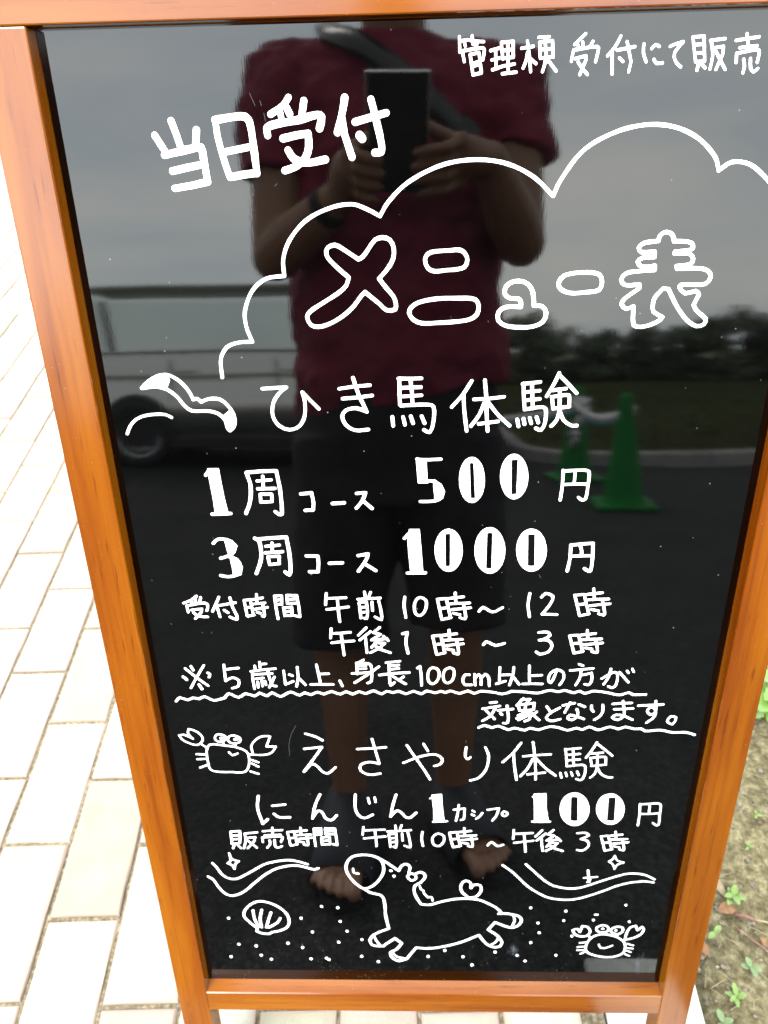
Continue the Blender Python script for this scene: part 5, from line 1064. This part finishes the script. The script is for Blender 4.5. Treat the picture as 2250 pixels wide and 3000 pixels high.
for xs in (CX0 + 1.0, CX0 + 2.0):
    for s in (1, -1):
        cobj(box_obj('seat', (xs, yc0 + s * 0.36, 0.86), (0.16, 0.44, 0.26), SEATM, None, 0.05))

# ================================================================== CONES AND THE TAPE BETWEEN THEM
CONE = simple('green_cone_plastic', (0.006, 0.135, 0.022), 0.6, 0.12, 12, 0.05, spec=0.15)
def cone(x, y, label, rot=0.0):
    r = empty('traffic_cone', (x, y, -0.004), (0, 0, rot)); tag(r, label, 'traffic cone', 'green traffic cones by the kerb')
    bm = bmesh.new(); lathe(bm, [(0.140, 0.030), (0.128, 0.05), (0.120, 0.08), (0.045, 0.66), (0.038, 0.69), (0.024, 0.70), (0.020, 0.66)], 36); from_bm('cone_body', bm, CONE, r, True)
    bm = bmesh.new(); bm_box(bm, (0, 0, 0.016), (0.37, 0.37, 0.030), 0.012, 3); from_bm('base', bm, CONE, r, False)
    return r
cone(1.62, -4.12, 'nearer green traffic cone, larger in the reflection, right of the other', 0.1)
cone(1.53, -5.15, 'farther green traffic cone, partly behind hanging white tape', -0.15)
TAPE = simple('white_tape', (0.60, 0.60, 0.60), 0.35, 0.08, 30); TEAL = simple('teal_print', (0.04, 0.24, 0.27), 0.4)
def strip(name, pts, w, mat, parent, tw=0.0):
    bm = bmesh.new(); L = []
    for i, p_ in enumerate(pts):
        a = tw * i; u = Vector((0.25 * math.sin(a), 0.15 * math.sin(a * 1.3), math.cos(a))) * (w / 2)
        L.append((bm.verts.new(Vector(p_) - u), bm.verts.new(Vector(p_) + u)))
    for a, b_ in zip(L, L[1:]): bm.faces.new((a[0], a[1], b_[1], b_[0]))
    o = from_bm(name, bm, mat, None, True); o.modifiers.new('t', 'SOLIDIFY').thickness = 0.002
    o.parent = parent; o.matrix_parent_inverse = Matrix.Translation(-parent.location); return o
tape = empty('barrier_tape', (1.57, -4.6, 0.5)); tag(tape, 'white barrier tape with teal print strung between the green cones', 'tape')
main = []
for k in range(17):
    t = k / 16; a = Vector((1.66, -4.05, 0.605)); b_ = Vector((1.47, -5.08, 0.60)); p_ = a.lerp(b_, t); p_.z -= 0.10 * math.sin(PI * t) * (0.6 + t * 0.5); main.append(p_)
strip('tape_span', main, 0.058, TAPE, tape, 0.06)
strip('tape_print', [p_ + Vector((0, 0.006, -0.036)) for p_ in main[5:13]], 0.022, TEAL, tape, 0.06)
tail = [Vector((1.47, -5.06, 0.585)), Vector((1.60, -5.02, 0.56)), Vector((1.50, -5.0, 0.44)), Vector((1.44, -5.0, 0.38)), Vector((1.52, -4.98, 0.34)), Vector((1.45, -4.99, 0.29))]
strip('tape_tail', tail, 0.11, TAPE, tape, 0.15)
lf = [Vector((1.50, -5.05, 0.56)), Vector((1.30, -5.2, 0.50)), Vector((1.0, -5.45, 0.44)), Vector((0.7, -5.7, 0.40))]
strip('tape_end', lf, 0.05, TAPE, tape, 0.1); strip('tape_end_print', [p_ + Vector((0, 0.006, -0.035)) for p_ in lf], 0.022, TEAL, tape, 0.1)

# ================================================================== GRASS ISLAND, KERB, PATH, TREES, SEA OF SKY
def island_outline(off):
    P = []
    x0, y0, r = 1.22 + off, -5.80 - off, 0.9
    P.append((40, y0)); P.append((x0 + r, y0))
    for k in range(1, 9):
        a = PI / 2 + (PI / 2) * k / 8; P.append((x0 + r + r * math.cos(a), y0 - r + r * math.sin(a)))
    P.append((x0, -19.8)); return P
bm = bmesh.new(); out = island_outline(0.13); vs = [bm.verts.new((x, y, 0.105)) for x, y in out] + [bm.verts.new((40, -19.8, 0.105))]
bm.faces.new(vs)
tag(from_bm('grass_verge', bm, M_GRASS_G), kind='structure')
M_KERB = speckle('weathered_concrete', [(0.17, 0.17, 0.165), (0.24, 0.24, 0.23), (0.31, 0.31, 0.30)], 90, 0.9, 0.3, 0.001, 4.0)
kerb = empty('kerb', (1.3, -5.8, 0)); tag(kerb, kind='structure')
def resample(P, step):
    out = []; acc = 0; last = Vector((*P[0], 0)); out.append(last.copy())
    for q in P[1:]:
        q = Vector((*q, 0))
        while (q - last).length + 1e-9 >= step:
            last = last + (q - last).normalized() * step; out.append(last.copy())
    return out
def kerb_stone(a, b_, parent, obj=True, bm=None):
    d = (b_ - a).normalized(); n = Vector((-d.y, d.x, 0)); own = bm is None
    if own: bm = bmesh.new()
    A = a + d * 0.004; B = b_ - d * 0.004
    prof_ = [(0, -0.05), (0.0, 0.10), (0.018, 0.118), (0.13, 0.118), (0.13, -0.05)]
    ra = [bm.verts.new(A + n * u * KS + Vector((0, 0, z))) for u, z in prof_]; rb2 = [bm.verts.new(B + n * u * KS + Vector((0, 0, z))) for u, z in prof_]
    for k in range(5): bm.faces.new((ra[k], ra[(k + 1) % 5], rb2[(k + 1) % 5], rb2[k]))
    bm.faces.new(ra); bm.faces.new(list(reversed(rb2)))
    if own:
        bmesh.ops.recalc_face_normals(bm, faces=bm.faces)
        o = from_bm('kerb_stone', bm, M_KERB); o.parent = parent; o.matrix_parent_inverse = Matrix.Translation(-parent.location)
KS = 1
arc = island_outline(0.0); arc[0] = (13, arc[0][1])
pts_ = resample([arc[0], arc[1]], 0.6)
KS = 1
# inward side is to the south / right of travel direction (+x -> -x), so n points towards -y
for a, b_ in zip(pts_, pts_[1:]): kerb_stone(a, b_, kerb)
pts2 = [Vector((*q, 0)) for q in arc[1:10]]; pts2[0] = pts_[-1]
for a, b_ in zip(pts2, pts2[1:]): kerb_stone(a, b_, kerb)
for a, b_ in zip(resample(arc[9:], 0.6), resample(arc[9:], 0.6)[1:]): kerb_stone(a, b_, kerb)
# rough turf
M_BLADE = simple('turf_blades', (0.026, 0.034, 0.006), 0.8, 0.4, 3, kind='Object')
V, F = [], []; rg = random.Random(8)
for k in range(26000):
    y = -6.0 - 13.5 * rg.random() ** 1.6; x = 1.5 + rg.random() * 14.0
    if x < 2.15 and y > -6.9: continue
    h = rg.uniform(0.02, 0.06); a = rg.uniform(0, 2 * PI); w = 0.006 + 0.004 * -y / 10; i0 = len(V)
    V += [(x - w * math.cos(a), y - w * math.sin(a), 0.10), (x + w * math.cos(a), y + w * math.sin(a), 0.10), (x + rg.uniform(-.03, .03), y + rg.uniform(-.03, .03), 0.105 + h)]
    F.append((i0, i0 + 1, i0 + 2))
tag(link_mesh('turf', V, F, M_BLADE), 'short rough grass covering the island behind the kerb', 'grass', kind='stuff')
p = sheet('path', -40, 60, -21.4, -19.8, 0.01, M_CONC)
sheet('rough_ground', -60, 80, -60, -21.4, 0.02, M_GRASS_G)
# row of wind-bent trees beyond the path
M_TREE = simple('dark_pine_foliage', (0.090, 0.115, 0.070), 0.8, 0.4, 1.5)
M_TRUNK = simple('grey_bark', (0.07, 0.055, 0.042), 0.95, 0.3, 8, 0.4)
crowns, trunks = [], []
for v in range(5):
    rt = random.Random(40 + v); V, F = [], []
    blobs = [(rt.uniform(-0.9, 0.9), rt.uniform(-0.6, 0.6), rt.uniform(0.12, 1.50), rt.uniform(0.24, 0.42)) for _ in range(20)]
    for (bx, by, bz, br) in blobs:
        for k in range(140):
            d = Vector((rt.gauss(0, 1), rt.gauss(0, 1), rt.gauss(0, 1))).normalized() * br * rt.random() ** 0.4
            c = Vector((bx, by, bz)) + Vector((d.x * 1.3, d.y * 1.2, d.z * 0.75)); s = rt.uniform(0.035, 0.085)
            u = Vector((rt.gauss(0, 1), rt.gauss(0, 1), rt.gauss(0, 1))).normalized(); w = u.orthogonal().normalized(); i0 = len(V)
            V += [tuple(c - u * s - w * s * 0.4), tuple(c + u * s), tuple(c + w * s), tuple(c - u * s * 0.3 + w * s * 0.6)]
            F.append((i0, i0 + 1, i0 + 2, i0 + 3))
    me = bpy.data.meshes.new('crown'); me.from_pydata(V, [], F); me.materials.append(M_TREE); crowns.append(me)
    bm = bmesh.new(); tube(bm, [(0, 0, -0.1), (0.06, 0, 0.5), (0.0, 0.05, 1.0), (0.12, 0, 1.4)], [0.07, 0.055, 0.04, 0.02], 8)
    for (bx, by, bz, br) in blobs[:6]: tube(bm, [(0.03, 0, 0.55), (bx * 0.6, by * 0.6, bz * 0.8), (bx, by, bz)], [0.03, 0.02, 0.01], 6)
    me = bpy.data.meshes.new('trunk'); bm.to_mesh(me); bm.free(); me.materials.append(M_TRUNK); trunks.append(me)
TL = ['dark rounded windbreak tree with a dense low crown', 'open-crowned windbreak tree with sky showing through', 'broad windbreak tree leaning to one side', 'low spreading windbreak tree with a broken outline', 'taller windbreak tree with clumped foliage']
rt = random.Random(77); x = -0.5; k = 0; TREEDATA = []
while x < 17.5:
    TREEDATA.append((x, -22.6 - rt.uniform(0, 1.6), 0.82 + rt.uniform(0, 0.34) + max(0, (x - 3)) * 0.016, k % 5)); x += rt.uniform(0.85, 1.35); k += 1
ordn = ['first', 'second', 'third', 'fourth', 'fifth', 'sixth', 'seventh', 'eighth', 'ninth', 'tenth', 'eleventh', 'twelfth', 'thirteenth', 'fourteenth', 'fifteenth', 'sixteenth', 'seventeenth', 'eighteenth', 'nineteenth', 'twentieth']
for i, (x, y, s, v) in enumerate(TREEDATA):
    r = empty('windbreak_tree', (x, y, 0.0), (0, 0, rt.uniform(0, 6.28))); r.scale = (s * 1.1, s * 1.1, s)
    tag(r, TL[v] + ', ' + (ordn[i] if i < 20 else 'last') + ' in the row from the left', 'tree', 'trees along the far path')
    for nm, me in (('crown', crowns[v]), ('trunk', trunks[v])):
        o = bpy.data.objects.new(nm, me); COL.objects.link(o); o.parent = r
